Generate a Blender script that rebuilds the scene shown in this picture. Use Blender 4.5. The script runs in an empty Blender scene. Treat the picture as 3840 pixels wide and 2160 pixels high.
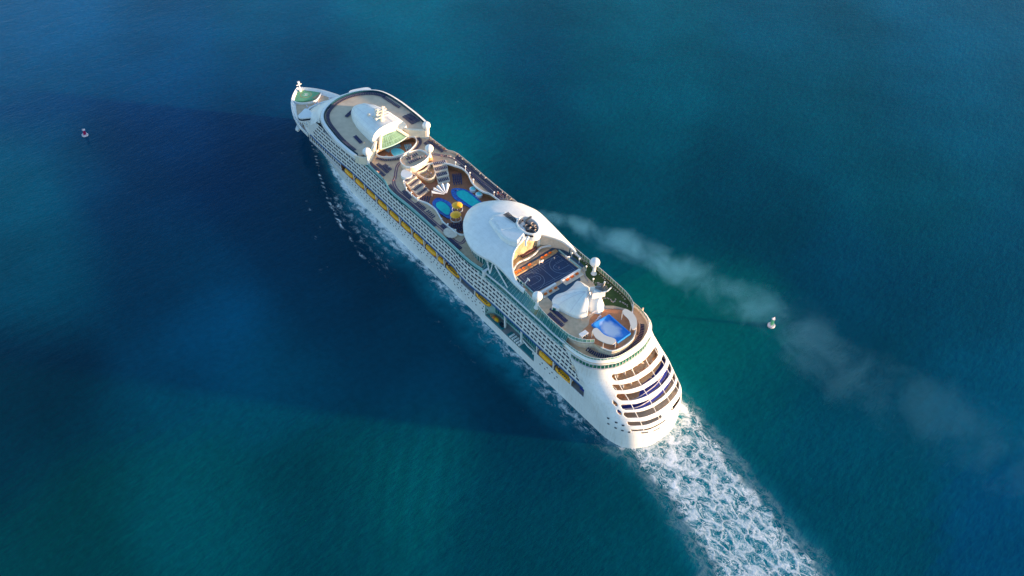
import bpy, bmesh, math, random
from mathutils import Vector, Matrix, noise
from mathutils.geometry import delaunay_2d_cdt
random.seed(7)
S = bpy.context.scene
COL = S.collection
PI = math.pi
# ------------------------------------------------------------------ camera
PITCH, PSI = 0.79816269, -0.67209681
CAM = Vector((-128.66, 192.385, 327.351))
hv = Vector((math.cos(PSI), math.sin(PSI), 0))
fw = Vector((hv.x*math.cos(PITCH), hv.y*math.cos(PITCH), -math.sin(PITCH)))
rt = hv.cross(Vector((0, 0, 1))); up = rt.cross(fw)
cd = bpy.data.cameras.new('camera'); cam = bpy.data.objects.new('camera', cd); COL.objects.link(cam)
cam.matrix_world = Matrix(((rt.x, up.x, -fw.x, CAM.x), (rt.y, up.y, -fw.y, CAM.y), (rt.z, up.z, -fw.z, CAM.z), (0, 0, 0, 1)))
cd.sensor_width = 36; cd.lens = 3201.11/3840*36; cd.clip_start = 1; cd.clip_end = 30000
S.camera = cam
# ------------------------------------------------------------------ world, sun, exposure
SUN_EL = math.radians(4.8); SUN_AZ = (-0.71, -0.70)
w = bpy.data.worlds.new('World'); S.world = w; w.use_nodes = True
nt = w.node_tree; bg = nt.nodes['Background']
sky = nt.nodes.new('ShaderNodeTexSky'); sky.sky_type = 'NISHITA'; sky.sun_disc = False
sky.sun_elevation = SUN_EL; sky.sun_rotation = math.atan2(SUN_AZ[0], SUN_AZ[1]) % (2*PI)
sky.air_density = 1.0; sky.dust_density = 0.6; sky.ozone_density = 2.3
nt.links.new(sky.outputs[0], bg.inputs[0]); bg.inputs[1].default_value = 0.15
ld = bpy.data.lights.new('sun', 'SUN'); ld.energy = 3.4; ld.angle = math.radians(2.5); ld.color = (1.0, 0.65, 0.35)
sun = bpy.data.objects.new('sun', ld); COL.objects.link(sun)
sd = Vector((SUN_AZ[0]*math.cos(SUN_EL), SUN_AZ[1]*math.cos(SUN_EL), math.sin(SUN_EL)))
sun.rotation_euler = sd.to_track_quat('Z', 'Y').to_euler()
S.view_settings.view_transform = 'Standard'; S.view_settings.look = 'None'
S.view_settings.exposure = 2.1; S.view_settings.gamma = 1
try:
    S.cycles.volume_step_rate = 2.0
except Exception:
    pass

# ------------------------------------------------------------------ materials
MATS = {}
def mat(name, col, rough=0.5, metal=0.0, var=0.0, vscale=0.5, bump=0.0, bscale=3.0, ior=None, streak=0.0):
    m = bpy.data.materials.new(name); m.use_nodes = True; t = m.node_tree; n = t.nodes; b = n['Principled BSDF']
    b.inputs['Base Color'].default_value = (*col, 1); b.inputs['Roughness'].default_value = rough; b.inputs['Metallic'].default_value = metal
    if ior: b.inputs['IOR'].default_value = ior
    co = n.new('ShaderNodeTexCoord')
    last = None
    if var:
        nz = n.new('ShaderNodeTexNoise'); nz.inputs['Scale'].default_value = vscale; nz.inputs['Detail'].default_value = 6
        t.links.new(co.outputs['Object'], nz.inputs['Vector'])
        mr = n.new('ShaderNodeMapRange'); mr.inputs[1].default_value = 0.3; mr.inputs[2].default_value = 0.7
        mr.inputs[3].default_value = 1-var; mr.inputs[4].default_value = 1+var*0.6
        t.links.new(nz.outputs[0], mr.inputs[0])
        vm = n.new('ShaderNodeVectorMath'); vm.operation = 'SCALE'; vm.inputs[0].default_value = col
        t.links.new(mr.outputs[0], vm.inputs['Scale']); last = vm.outputs[0]
    if streak:
        mp = n.new('ShaderNodeMapping'); mp.inputs['Scale'].default_value = (1.3, 1.3, 0.12)
        nz = n.new('ShaderNodeTexNoise'); nz.inputs['Scale'].default_value = 1.0; nz.inputs['Detail'].default_value = 5
        t.links.new(co.outputs['Object'], mp.inputs[0]); t.links.new(mp.outputs[0], nz.inputs['Vector'])
        mr = n.new('ShaderNodeMapRange'); mr.inputs[1].default_value = 0.52; mr.inputs[2].default_value = 0.75
        mr.inputs[3].default_value = 0; mr.inputs[4].default_value = streak
        t.links.new(nz.outputs[0], mr.inputs[0])
        mx = n.new('ShaderNodeMix'); mx.data_type = 'RGBA'
        t.links.new(mr.outputs[0], mx.inputs[0])
        if last: t.links.new(last, mx.inputs[6])
        else: mx.inputs[6].default_value = (*col, 1)
        mx.inputs[7].default_value = (0.42, 0.36, 0.29, 1); last = mx.outputs[2]
    if last: t.links.new(last, b.inputs['Base Color'])
    if bump:
        nb = n.new('ShaderNodeTexNoise'); nb.inputs['Scale'].default_value = bscale; nb.inputs['Detail'].default_value = 4
        t.links.new(co.outputs['Object'], nb.inputs['Vector'])
        bp = n.new('ShaderNodeBump'); bp.inputs['Strength'].default_value = bump
        t.links.new(nb.outputs[0], bp.inputs['Height']); t.links.new(bp.outputs[0], b.inputs['Normal'])
    MATS[name] = m; return m
WHITE = mat('white_paint', (0.80, 0.80, 0.80), 0.32, var=0.05, vscale=0.25, streak=0.10, bump=0.02, bscale=0.6)
HULLW = mat('hull_paint', (0.78, 0.79, 0.80), 0.28, var=0.06, vscale=0.12, streak=0.30, bump=0.03, bscale=0.25)
ROOFW = mat('roof_paint', (0.78, 0.79, 0.79), 0.42, var=0.07, vscale=0.35, streak=0.12)
def seams(m, axes, sc, col, amt):       # thin plate joints
    t = m.node_tree; n = t.nodes; b = n['Principled BSDF']; src = b.inputs['Base Color'].links[0].from_socket
    co = n.new('ShaderNodeTexCoord'); sp = n.new('ShaderNodeSeparateXYZ'); cb = n.new('ShaderNodeCombineXYZ'); t.links.new(co.outputs['Object'], sp.inputs[0])
    for i, a in enumerate(axes): t.links.new(sp.outputs[a], cb.inputs[i])
    br = n.new('ShaderNodeTexBrick'); br.inputs['Scale'].default_value = sc; br.inputs['Mortar Size'].default_value = 0.012; br.inputs['Mortar Smooth'].default_value = 0.3; t.links.new(cb.outputs[0], br.inputs['Vector'])
    ml = n.new('ShaderNodeMath'); ml.operation = 'MULTIPLY'; ml.inputs[1].default_value = amt; t.links.new(br.outputs['Fac'], ml.inputs[0])
    mx = n.new('ShaderNodeMix'); mx.data_type = 'RGBA'; t.links.new(ml.outputs[0], mx.inputs[0]); t.links.new(src, mx.inputs[6]); mx.inputs[7].default_value = (*col, 1); t.links.new(mx.outputs[2], b.inputs['Base Color'])
seams(ROOFW, (0, 1), 0.11, (0.40, 0.42, 0.44), 0.13); seams(HULLW, (0, 2), 0.10, (0.42, 0.42, 0.42), 0.12)
TAN = mat('tan_deck', (0.64, 0.45, 0.30), 0.7, var=0.16, vscale=0.5)
TEAK = mat('brown_deck', (0.36, 0.135, 0.065), 0.65, var=0.2, vscale=0.6)
ORNG = mat('orange_deck', (0.56, 0.22, 0.10), 0.7, var=0.18, vscale=0.6)
GREEN = mat('green_deck', (0.15, 0.42, 0.21), 0.6, var=0.2, vscale=0.4)
TURF = mat('turf', (0.05, 0.085, 0.02), 0.95, var=0.3, vscale=0.7, bump=0.3, bscale=6)
COURT = mat('court_blue', (0.004, 0.03, 0.10), 0.5, var=0.18, vscale=0.25)
LINE = mat('court_line', (0.24, 0.30, 0.38), 0.6)
TEAL = mat('teal_glass', (0.006, 0.14, 0.15), 0.10, var=0.35, vscale=0.35)
TEAL2 = mat('green_glass', (0.15, 0.27, 0.18), 0.12, var=0.3, vscale=0.5)
TRIM = mat('pale_teal_trim', (0.30, 0.52, 0.52), 0.4, var=0.1)
DARK = mat('dark_glass', (0.012, 0.022, 0.045), 0.12)
NAVY = mat('navy_cloth', (0.035, 0.04, 0.11), 0.8, var=0.3, vscale=1.2)
BLUEB = mat('blue_band', (0.015, 0.10, 0.32), 0.35, var=0.1)
YEL = mat('yellow_fibreglass', (0.92, 0.43, 0.01), 0.4, var=0.12, vscale=0.8)
ORANGE = mat('orange_fibreglass', (0.72, 0.17, 0.02), 0.45, var=0.1)
GREY = mat('grey_deck', (0.24, 0.24, 0.25), 0.7, var=0.15)
BLACK = mat('black_paint', (0.02, 0.02, 0.022), 0.5)
SOOT = mat('sooty_steel', (0.22, 0.19, 0.19), 0.55, 0.2, var=0.35, vscale=1.5)
TRACK = mat('plum_track', (0.19, 0.09, 0.14), 0.75, var=0.15)
POOLW = mat('pool_water', (0.01, 0.52, 0.52), 0.06, var=0.12, vscale=0.6, bump=0.15, bscale=1.2, ior=1.33)
POOLT = mat('blue_pool_tile', (0.02, 0.13, 0.50), 0.25, var=0.4, vscale=0.7)
JACW = mat('pale_pool_water', (0.20, 0.75, 0.80), 0.06, var=0.15, vscale=0.8, bump=0.15, bscale=1.2, ior=1.33)
RIDEB = mat('ride_blue', (0.015, 0.13, 0.60), 0.15, var=0.25, vscale=0.4)
RIDEF = mat('ride_foam', (0.62, 0.68, 0.84), 0.5, var=0.2, vscale=0.8)
GOLD = mat('amber_deck', (0.46, 0.29, 0.15), 0.6, var=0.3, vscale=0.9)
CREAM = mat('cream_paint', (0.74, 0.62, 0.50), 0.5, var=0.15, vscale=0.8)
BROWNW = mat('brown_wood', (0.24, 0.11, 0.05), 0.55, var=0.25, vscale=0.9)
ROCK = mat('climbing_wall', (0.42, 0.32, 0.20), 0.9, var=0.35, vscale=0.7, bump=0.8, bscale=0.9)
BLUEF = mat('royal_blue_floor', (0.03, 0.06, 0.42), 0.45, var=0.1)
RED = mat('magenta_red', (0.36, 0.01, 0.10), 0.5)
LEAF = mat('buoy_green', (0.05, 0.30, 0.17), 0.5)
LILAC = mat('faded_white', (0.62, 0.58, 0.66), 0.5, var=0.1)
SKIN = mat('skin', (0.45, 0.26, 0.17), 0.6)
HAIR = mat('hair', (0.04, 0.025, 0.015), 0.7)
CL = [mat('cloth_'+n, c, 0.8) for n, c in (('white', (0.75, 0.74, 0.72)), ('red', (0.5, 0.05, 0.04)), ('blue', (0.04, 0.08, 0.3)), ('dark', (0.03, 0.03, 0.04)))]
AQUA = mat('aqua_chair', (0.30, 0.50, 0.55), 0.6, var=0.1)

# ------------------------------------------------------------------ mesh builder
class MB:
    def __init__(s): s.v = []; s.f = []; s.m = []; s.pc = []
    def add(s, vs, fs, mi=0):
        o = len(s.v); s.pc.append((o, len(s.f))); s.v += [tuple(p) for p in vs]; s.f += [tuple(i+o for i in f) for f in fs]; s.m += [mi]*len(fs); return s
    def each(s, name, mats, parent=None):       # every added piece becomes an object of its own
        ends = s.pc[1:]+[(len(s.v), len(s.f))]; r = None
        for (v0, f0), (v1, f1) in zip(s.pc, ends):
            q = MB(); q.v = s.v[v0:v1]; q.f = [tuple(i-v0 for i in f) for f in s.f[f0:f1]]; q.m = s.m[f0:f1]; r = q.build(name, mats, parent)
        return r
    def box(s, c, d, rz=0.0, mi=0, tilt=0.0):
        M = Matrix.Rotation(rz, 3, 'Z') @ Matrix.Rotation(tilt, 3, 'Y')
        vs = [Vector(c)+M @ Vector((x*d[0]/2, y*d[1]/2, z*d[2]/2)) for x in (-1, 1) for y in (-1, 1) for z in (-1, 1)]
        return s.add(vs, [(0, 1, 3, 2), (4, 6, 7, 5), (0, 4, 5, 1), (2, 3, 7, 6), (0, 2, 6, 4), (1, 5, 7, 3)], mi)
    def prism(s, poly, z0, z1, mi=0, msi=None):
        a = area(poly); poly = poly if a > 0 else poly[::-1]; n = len(poly)
        vs = [(x, y, z0) for x, y in poly]+[(x, y, z1) for x, y in poly]
        s.add(vs, [tuple(range(n, 2*n)), tuple(range(n-1, -1, -1))], mi)
        return s.add(vs, [(i, (i+1) % n, (i+1) % n+n, i+n) for i in range(n)], mi if msi is None else msi)
    def strip(s, A, B, mi=0, closed=False):     # ruled surface between two 3-D polylines
        n = len(A); k = n if closed else n-1
        return s.add(list(A)+list(B), [(i, (i+1) % n, (i+1) % n+n, i+n) for i in range(k)], mi)
    def wall(s, pts, z0, z1, th=0.25, mi=0, closed=False):
        o = offset(pts, th, closed)
        f = lambda q, z: [(x, y, z) for x, y in q]
        s.strip(f(pts, z0), f(pts, z1), mi, closed); s.strip(f(o, z1), f(o, z0), mi, closed); s.strip(f(pts, z1), f(o, z1), mi, closed)
        if not closed:
            for i in (0, -1):
                s.add([(*pts[i], z0), (*pts[i], z1), (*o[i], z1), (*o[i], z0)], [(0, 1, 2, 3)], mi)
        return s
    def tube(s, pts, r, n=8, mi=0, cap=True):
        rs = r if isinstance(r, (list, tuple)) else [r]*len(pts)
        P = [Vector(p) for p in pts]; vs = []
        for i, p in enumerate(P):
            d = (P[min(i+1, len(P)-1)]-P[max(i-1, 0)]).normalized()
            u = d.cross(Vector((0, 0, 1)));
            if u.length < 1e-3: u = Vector((1, 0, 0))
            u.normalize(); v = u.cross(d)
            vs += [p+(u*math.cos(2*PI*k/n)+v*math.sin(2*PI*k/n))*rs[i] for k in range(n)]
        fs = [(i*n+k, i*n+(k+1) % n, (i+1)*n+(k+1) % n, (i+1)*n+k) for i in range(len(P)-1) for k in range(n)]
        if cap: fs += [tuple(range(n-1, -1, -1)), tuple(range((len(P)-1)*n, len(P)*n))]
        return s.add(vs, fs, mi)
    def lathe(s, prof, c=(0, 0, 0), n=20, mi=0, sx=1, sy=1, rz=0):
        vs = []; ca, sa = math.cos(rz), math.sin(rz)
        for r, z in prof:
            for k in range(n):
                x, y = r*sx*math.cos(2*PI*k/n), r*sy*math.sin(2*PI*k/n)
                vs.append((c[0]+x*ca-y*sa, c[1]+x*sa+y*ca, c[2]+z))
        m = len(prof)
        fs = [(i*n+k, i*n+(k+1) % n, (i+1)*n+(k+1) % n, (i+1)*n+k) for i in range(m-1) for k in range(n)]
        fs += [tuple(range(n-1, -1, -1)), tuple(range((m-1)*n, m*n))]
        return s.add(vs, fs, mi)
    def loft(s, rings, mi=0, closed=True, caps=True):
        n = len(rings[0]); vs = [p for r in rings for p in r]; k = n if closed else n-1
        fs = [(i*n+j, i*n+(j+1) % n, (i+1)*n+(j+1) % n, (i+1)*n+j) for i in range(len(rings)-1) for j in range(k)]
        if caps: fs += [tuple(range(n-1, -1, -1)), tuple(range((len(rings)-1)*n, len(rings)*n))]
        return s.add(vs, fs, mi)
    def fill(s, outer, holes, z, mi=0):
        bm = bmesh.new(); es = []
        for lp in [outer]+holes:
            vs = [bm.verts.new((x, y, z)) for x, y in lp]
            es += [bm.edges.new((vs[i], vs[(i+1) % len(vs)])) for i in range(len(vs))]
        bmesh.ops.triangle_fill(bm, edges=es, use_beauty=True, normal=(0, 0, 1))
        bm.verts.index_update()
        s.add([v.co[:] for v in bm.verts], [tuple(v.index for v in f.verts) for f in bm.faces], mi); bm.free(); return s
    def build(s, name, mats, parent=None, smooth=False, fix=True, angle=None):
        me = bpy.data.meshes.new(name); me.from_pydata(s.v, [], s.f)
        for m in (mats if isinstance(mats, (list, tuple)) else [mats]): me.materials.append(m)
        me.polygons.foreach_set('material_index', s.m)
        if fix:
            bm = bmesh.new(); bm.from_mesh(me); bmesh.ops.remove_doubles(bm, verts=bm.verts, dist=0.0008)
            bmesh.ops.recalc_face_normals(bm, faces=bm.faces); bm.to_mesh(me); bm.free()
        if smooth:
            for p in me.polygons: p.use_smooth = True
            if angle: me.set_sharp_from_angle(angle=math.radians(angle))
        me.update()
        o = bpy.data.objects.new(name, me); COL.objects.link(o)
        if parent: o.parent = parent
        return o
def area(p): return 0.5*sum(p[i][0]*p[(i+1) % len(p)][1]-p[(i+1) % len(p)][0]*p[i][1] for i in range(len(p)))
def offset(pts, d, closed=False):
    n = len(pts); out = []
    for i in range(n):
        a = pts[(i-1) % n] if (closed or i > 0) else pts[i]; b = pts[(i+1) % n] if (closed or i < n-1) else pts[i]
        tx, ty = b[0]-a[0], b[1]-a[1]; l = math.hypot(tx, ty) or 1
        out.append((pts[i][0]-ty/l*d, pts[i][1]+tx/l*d))
    return out
def smoothp(p, k=5, closed=True):
    n = len(p); out = []
    rng = n if closed else n-1
    for i in range(rng):
        g = (lambda j: p[j % n]) if closed else (lambda j: p[max(0, min(n-1, j))])
        a, b, c, d = g(i-1), g(i), g(i+1), g(i+2)
        for j in range(k):
            t = j/k
            out.append(tuple(0.5*(2*b[q]+(c[q]-a[q])*t+(2*a[q]-5*b[q]+4*c[q]-d[q])*t*t+(3*b[q]-a[q]-3*c[q]+d[q])*t**3) for q in range(len(b))))
    if not closed: out.append(tuple(p[-1]))
    return out
def interp(x, xs, ys):
    if x <= xs[0]: return ys[0]
    for i in range(1, len(xs)):
        if x <= xs[i]: t = (x-xs[i-1])/(xs[i]-xs[i-1]); return ys[i-1]+t*(ys[i]-ys[i-1])
    return ys[-1]
def along(pts, step, start=0.0, closed=False):   # points and headings along a polyline
    P = list(pts)+([pts[0]] if closed else []); out = []; need = start
    for a, b in zip(P, P[1:]):
        L = math.hypot(b[0]-a[0], b[1]-a[1]); h = math.atan2(b[1]-a[1], b[0]-a[0]); t = need
        while t <= L:
            out.append((a[0]+(b[0]-a[0])*t/L, a[1]+(b[1]-a[1])*t/L, h)); t += step
        need = t-L
    return out
def inside(p, poly):
    c = False; n = len(poly)
    for i in range(n):
        x1, y1 = poly[i]; x2, y2 = poly[i-1]
        if (y1 > p[1]) != (y2 > p[1]) and p[0] < (x2-x1)*(p[1]-y1)/(y2-y1)+x1: c = not c
    return c
def tag(o, label=None, cat=None, group=None, kind=None):
    if label: o['label'] = label
    if cat: o['category'] = cat
    if group: o['group'] = group
    if kind: o['kind'] = kind
    return o
def empty(name, loc=(0, 0, 0), rz=0):
    o = bpy.data.objects.new(name, None); o.empty_display_size = 1; COL.objects.link(o); o.location = loc; o.rotation_euler.z = rz; return o
def circ(cx, cy, r, n=24, ry=None, rz=0):
    ry = ry or r
    return [(cx+r*math.cos(t)*math.cos(rz)-ry*math.sin(t)*math.sin(rz), cy+r*math.cos(t)*math.sin(rz)+ry*math.sin(t)*math.cos(rz)) for t in [2*PI*k/n for k in range(n)]]

# ================================================================== SEA
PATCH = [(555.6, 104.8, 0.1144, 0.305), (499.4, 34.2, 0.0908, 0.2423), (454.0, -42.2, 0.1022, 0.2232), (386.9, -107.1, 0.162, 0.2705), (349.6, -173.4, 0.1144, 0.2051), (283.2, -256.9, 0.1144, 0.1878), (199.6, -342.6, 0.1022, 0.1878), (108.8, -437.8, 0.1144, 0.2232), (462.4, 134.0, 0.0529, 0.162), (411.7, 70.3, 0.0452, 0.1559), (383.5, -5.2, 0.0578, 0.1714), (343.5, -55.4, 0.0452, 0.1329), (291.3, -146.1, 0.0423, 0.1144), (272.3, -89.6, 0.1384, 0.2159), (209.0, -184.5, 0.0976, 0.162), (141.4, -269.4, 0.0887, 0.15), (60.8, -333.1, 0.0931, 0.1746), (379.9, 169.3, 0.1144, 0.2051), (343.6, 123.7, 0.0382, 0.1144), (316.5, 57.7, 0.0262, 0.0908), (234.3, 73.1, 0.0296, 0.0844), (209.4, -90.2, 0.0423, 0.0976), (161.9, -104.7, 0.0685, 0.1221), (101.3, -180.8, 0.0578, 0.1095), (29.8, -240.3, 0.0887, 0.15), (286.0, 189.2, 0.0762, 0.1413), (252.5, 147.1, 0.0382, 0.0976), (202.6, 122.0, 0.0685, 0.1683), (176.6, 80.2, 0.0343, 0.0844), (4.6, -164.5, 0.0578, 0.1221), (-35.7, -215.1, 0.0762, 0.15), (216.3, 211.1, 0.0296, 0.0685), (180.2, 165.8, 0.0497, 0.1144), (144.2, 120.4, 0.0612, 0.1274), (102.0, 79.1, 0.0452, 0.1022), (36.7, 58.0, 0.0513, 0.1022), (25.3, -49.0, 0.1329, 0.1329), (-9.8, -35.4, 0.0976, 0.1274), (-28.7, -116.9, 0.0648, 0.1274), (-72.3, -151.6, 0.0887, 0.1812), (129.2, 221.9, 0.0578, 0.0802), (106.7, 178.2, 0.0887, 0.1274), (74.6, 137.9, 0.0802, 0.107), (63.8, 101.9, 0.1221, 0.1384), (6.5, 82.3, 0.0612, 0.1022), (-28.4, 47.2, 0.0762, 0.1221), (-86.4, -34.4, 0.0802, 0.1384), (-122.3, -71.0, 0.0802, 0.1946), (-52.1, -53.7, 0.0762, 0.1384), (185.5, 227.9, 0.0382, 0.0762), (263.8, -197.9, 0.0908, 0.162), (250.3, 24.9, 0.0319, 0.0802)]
def seacol(x, y):        # sea colour: sandbank and turbidity patches, plus painted lift against the ship's shadow
    d = Vector((x, y, 0))-CAM; dep = max(30.0, d.dot(fw)); u = d.dot(rt)/dep; v = d.dot(up)/dep
    sg = sb = sw = 0
    for px, py, g, b, pu, pv in PATCHP:
        k = math.exp(-((u-pu)**2+(v-pv)**2)/0.0035)+1e-7; sg += g*k; sb += b*k; sw += k
    return sg/sw, sb/sw
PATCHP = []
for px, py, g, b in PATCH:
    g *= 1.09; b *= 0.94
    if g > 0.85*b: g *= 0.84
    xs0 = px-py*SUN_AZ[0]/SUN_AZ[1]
    if 10 < xs0 < 345 and 0 < py < 260: g *= 1.36; b *= 1.2  # shade compensation put into the colour: patches brightened inside the ship's cast shadow
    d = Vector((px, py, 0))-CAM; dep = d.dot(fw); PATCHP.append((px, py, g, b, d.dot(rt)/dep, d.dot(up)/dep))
def axis(knots):
    out = []
    for a, b, st in knots:
        n = max(1, round((b-a)/st)); out += [a+(b-a)*i/n for i in range(n)]
    out.append(knots[-1][1]); return out
GX = axis([(-15000, -3000, 4000), (-3000, -400, 400), (-400, -150, 14), (-150, 320, 1.25), (320, 900, 14), (900, 3000, 300), (3000, 15000, 4000)])
GY = axis([(-15000, -3000, 4000), (-3000, -800, 300), (-800, -60, 14), (-60, 62, 1.25), (62, 400, 14), (400, 3000, 300), (3000, 15000, 4000)])
WL = [(-400, 130), (-200, 72), (-140, 55), (-90, 41), (-56, 31.7), (-48, 28), (-34, 25), (-21, 21), (-7, 17.5), (7, 17.8), (17, 20)]
WR = [(-400, 40), (-200, 20), (-140, 7), (-84, -4), (-71, -6.8), (-57, -9.5), (-42, -12.5), (-28, -15), (-13, -18), (-2, -19.5), (11, -22)]
WO = [(20, 46), (60, 45), (105, 45), (154, 44), (185, 44), (195, 44.5), (209, 42), (224, 39), (240, 36), (260, 30.5), (278, 22.6), (301, 14.7), (306, 12)]
def tab(x, T): return interp(x, [a for a, b in T], [b for a, b in T])
def ss(a, b, x): t = max(0.0, min(1.0, (x-a)/(b-a))); return t*t*(3-2*t)
CAPS = [(386, -5, 5, 1.5), (217, 26, 2, 1)]
def foam(x, y):
    R = G = B = 0.0
    if -420 < x < 22:
        l, r = tab(x, WL), tab(x, WR); t = (y-r)/(l-r); wob = 0.09*noise.noise((x*0.07, y*0.07, 3))+0.06*noise.noise((x*0.22, y*0.22, 8))
        e = ss(-0.05, 0.14, t+wob)*ss(-0.05, 0.18, 1-t-wob)
        # the two outer lanes are the whitest, the middle thins out astern
        R = e*(0.62+0.55*math.exp(-((x-4)/26)**2)+0.16*abs(2*t-1))*ss(-420, -60, x)**0.5; B = e*0.9
        R = max(R, 0.22*ss(-0.22, -0.05, t+wob)*ss(-0.22, -0.05, 1-t-wob)*ss(-300, -20, x))
        B = max(B, 0.35*ss(-0.35, 0.0, t)*ss(-0.35, 0.0, 1-t))
    if -30 < x < 310 and y > 0:
        o = tab(x, WO)*(1+0.05*noise.noise((x*0.06, 0, 7))); hb = 19.5 if x < 215 else hy0(x)
        s_ = (y-hb)/(o-hb)
        n1 = noise.noise((x*0.035, y*0.05, 1)); n2 = noise.noise((x*0.11, y*0.11, 5))
        if s_ > -0.4:
            fore = ss(120, 215, x)
            edge = math.exp(-((s_-0.97)/0.05)**2)*(0.72+0.6*n2)*ss(140, 235, x)
            edge = max(edge, math.exp(-((s_-0.80+0.1*n1)/0.10)**2)*0.26*(0.4+1.6*max(0, n2+0.1))*ss(30, 60, x)*(1-ss(185, 215, x)))
            near = ss(0.46+0.28*n1, 0.03, s_)*(0.54+0.42*fore)
            body = ss(1.05, 0.75, s_)*fore*(0.28+0.6*n1)
            G = max(edge, near, body)*ss(-25, 45, x)*ss(309, 300, x)
            B = max(B, ss(0.85+0.2*n1, 0.15, s_)*1.0*ss(-10, 90, x)*ss(308, 296, x)*(0.7+0.5*n1), )
    if -20 < x < 300 and y < 0:
        s_ = (-y-21)/14; n1 = noise.noise((x*0.05, y*0.05, 9))
        G = max(G, ss(0.9+0.4*n1, 0.1, s_)*0.5*ss(-15, 40, x)); B = max(B, ss(1.4, 0.2, s_)*0.5*ss(-15, 40, x))
    for cx, cy, rr, a in CAPS: G = max(G, a*0.24*math.exp(-((x-cx)**2+(y-cy)**2)/rr**2))
    return max(0, min(1, R)), max(0, min(1, G)), max(0, min(1, B))
def hy0(x): return interp(x, [215, 243, 259, 273, 284, 296, 307, 315, 321], [20, 19, 17.2, 14.6, 12, 8.6, 5, 2.2, 0.5])
CAPS = [(262, -97, 3.0, 1.3), (283, -87, 1.6, 1.2), (310, 27, 3.0, 1.2), (304, 33, 2.2, 1.2), (-30, -105, 2.2, 1), (-45, -112, 2, 1), (14, -53, 1.5, 1.3), (245, 47, 2.2, 1.6), (228, 50, 2.0, 1.4), (222, 56, 2.0, 1.5), (196, 62, 2.4, 1.2), (254, 44, 1.5, 1.8), (150, -32, 3, 1.2), (143, -30, 2, 1.2)]
verts = [(x, y, 0.0) for x in GX for y in GY]; ny = len(GY)
faces = [(a*ny+b, (a+1)*ny+b, (a+1)*ny+b+1, a*ny+b+1) for a in range(len(GX)-1) for b in range(ny-1)]
me = bpy.data.meshes.new('sea'); me.from_pydata(verts, [], faces)
ca = me.color_attributes.new('foam', 'FLOAT_COLOR', 'POINT'); cs = me.color_attributes.new('seabed_and_shade', 'FLOAT_COLOR', 'POINT')
cache = {}
fa = []; fb = []
for x, y, z in verts:
    R_, G_, B_ = foam(x, y); qa = (x-58)*-0.78+(y-100)*0.62; qb = (x-58)*0.62+(y-100)*0.78; fa += [R_, G_, B_, math.exp(-(qa/42)**2-(qb/26)**2)]
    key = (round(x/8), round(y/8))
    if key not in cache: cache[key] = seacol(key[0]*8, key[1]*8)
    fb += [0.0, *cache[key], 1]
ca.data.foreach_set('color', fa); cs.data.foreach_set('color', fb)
sea = bpy.data.objects.new('sea', me); COL.objects.link(sea); tag(sea, 'deep blue to teal sea with a white foaming wake', None, None, 'structure')
m = bpy.data.materials.new('sea_water'); m.use_nodes = True; t = m.node_tree; N = t.nodes; Lk = t.links.new; b = N['Principled BSDF']
def nd(tp, **kw):
    n_ = N.new(tp)
    for k, v in kw.items():
        if k.startswith('i_'): n_.inputs[k[2:].replace('_', ' ')].default_value = v
        else: setattr(n_, k, v)
    return n_
def mth(op, a, c_=None, clamp=False):
    n_ = N.new('ShaderNodeMath'); n_.operation = op; n_.use_clamp = clamp
    for i, v in enumerate((a, c_)):
        if v is None: continue
        if isinstance(v, (int, float)): n_.inputs[i].default_value = v
        else: Lk(v, n_.inputs[i])
    return n_.outputs[0]
def mr(v, a, c_, d, e, smooth=True):
    n_ = N.new('ShaderNodeMapRange'); n_.interpolation_type = 'SMOOTHSTEP' if smooth else 'LINEAR'
    for i, q in enumerate((v, a, c_, d, e)):
        if isinstance(q, (int, float)): n_.inputs[i].default_value = q
        else: Lk(q, n_.inputs[i])
    return n_.outputs[0]
tc_ = nd('ShaderNodeTexCoord').outputs['Object']
att = nd('ShaderNodeAttribute', attribute_name='foam'); sep = nd('ShaderNodeSeparateColor'); Lk(att.outputs['Color'], sep.inputs[0])
bed = nd('ShaderNodeAttribute', attribute_name='seabed_and_shade')
def nz(scale, detail=4, vec=None, rough=0.55, dist=0.0):
    n_ = nd('ShaderNodeTexNoise'); n_.inputs['Scale'].default_value = scale; n_.inputs['Detail'].default_value = detail; n_.inputs['Roughness'].default_value = rough; n_.inputs['Distortion'].default_value = dist
    Lk(vec if vec is not None else tc_, n_.inputs['Vector']); return n_
# warped coordinates for the foam net
wn = nz(0.12, 5); wv = nd('ShaderNodeVectorMath', operation='SCALE'); wv.inputs['Scale'].default_value = 9.0
sb_ = nd('ShaderNodeVectorMath', operation='SUBTRACT'); sb_.inputs[1].default_value = (0.5, 0.5, 0.5); Lk(wn.outputs['Color'], sb_.inputs[0]); Lk(sb_.outputs[0], wv.inputs[0])
wa = nd('ShaderNodeVectorMath', operation='ADD'); Lk(tc_, wa.inputs[0]); Lk(wv.outputs[0], wa.inputs[1]); wc = wa.outputs[0]
def vor(scale):
    v_ = nd('ShaderNodeTexVoronoi', feature='DISTANCE_TO_EDGE'); v_.inputs['Scale'].default_value = scale; Lk(wc, v_.inputs['Vector']); return v_.outputs['Distance']
mpn = nd('ShaderNodeMapping'); mpn.inputs['Scale'].default_value = (0.6, 1.25, 1); Lk(wc, mpn.inputs[0]); 
v1 = nd('ShaderNodeTexVoronoi', feature='DISTANCE_TO_EDGE'); v1.inputs['Scale'].default_value = 0.15; Lk(mpn.outputs[0], v1.inputs['Vector'])
v2 = nd('ShaderNodeTexVoronoi', feature='DISTANCE_TO_EDGE'); v2.inputs['Scale'].default_value = 0.42; Lk(mpn.outputs[0], v2.inputs['Vector'])
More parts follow.
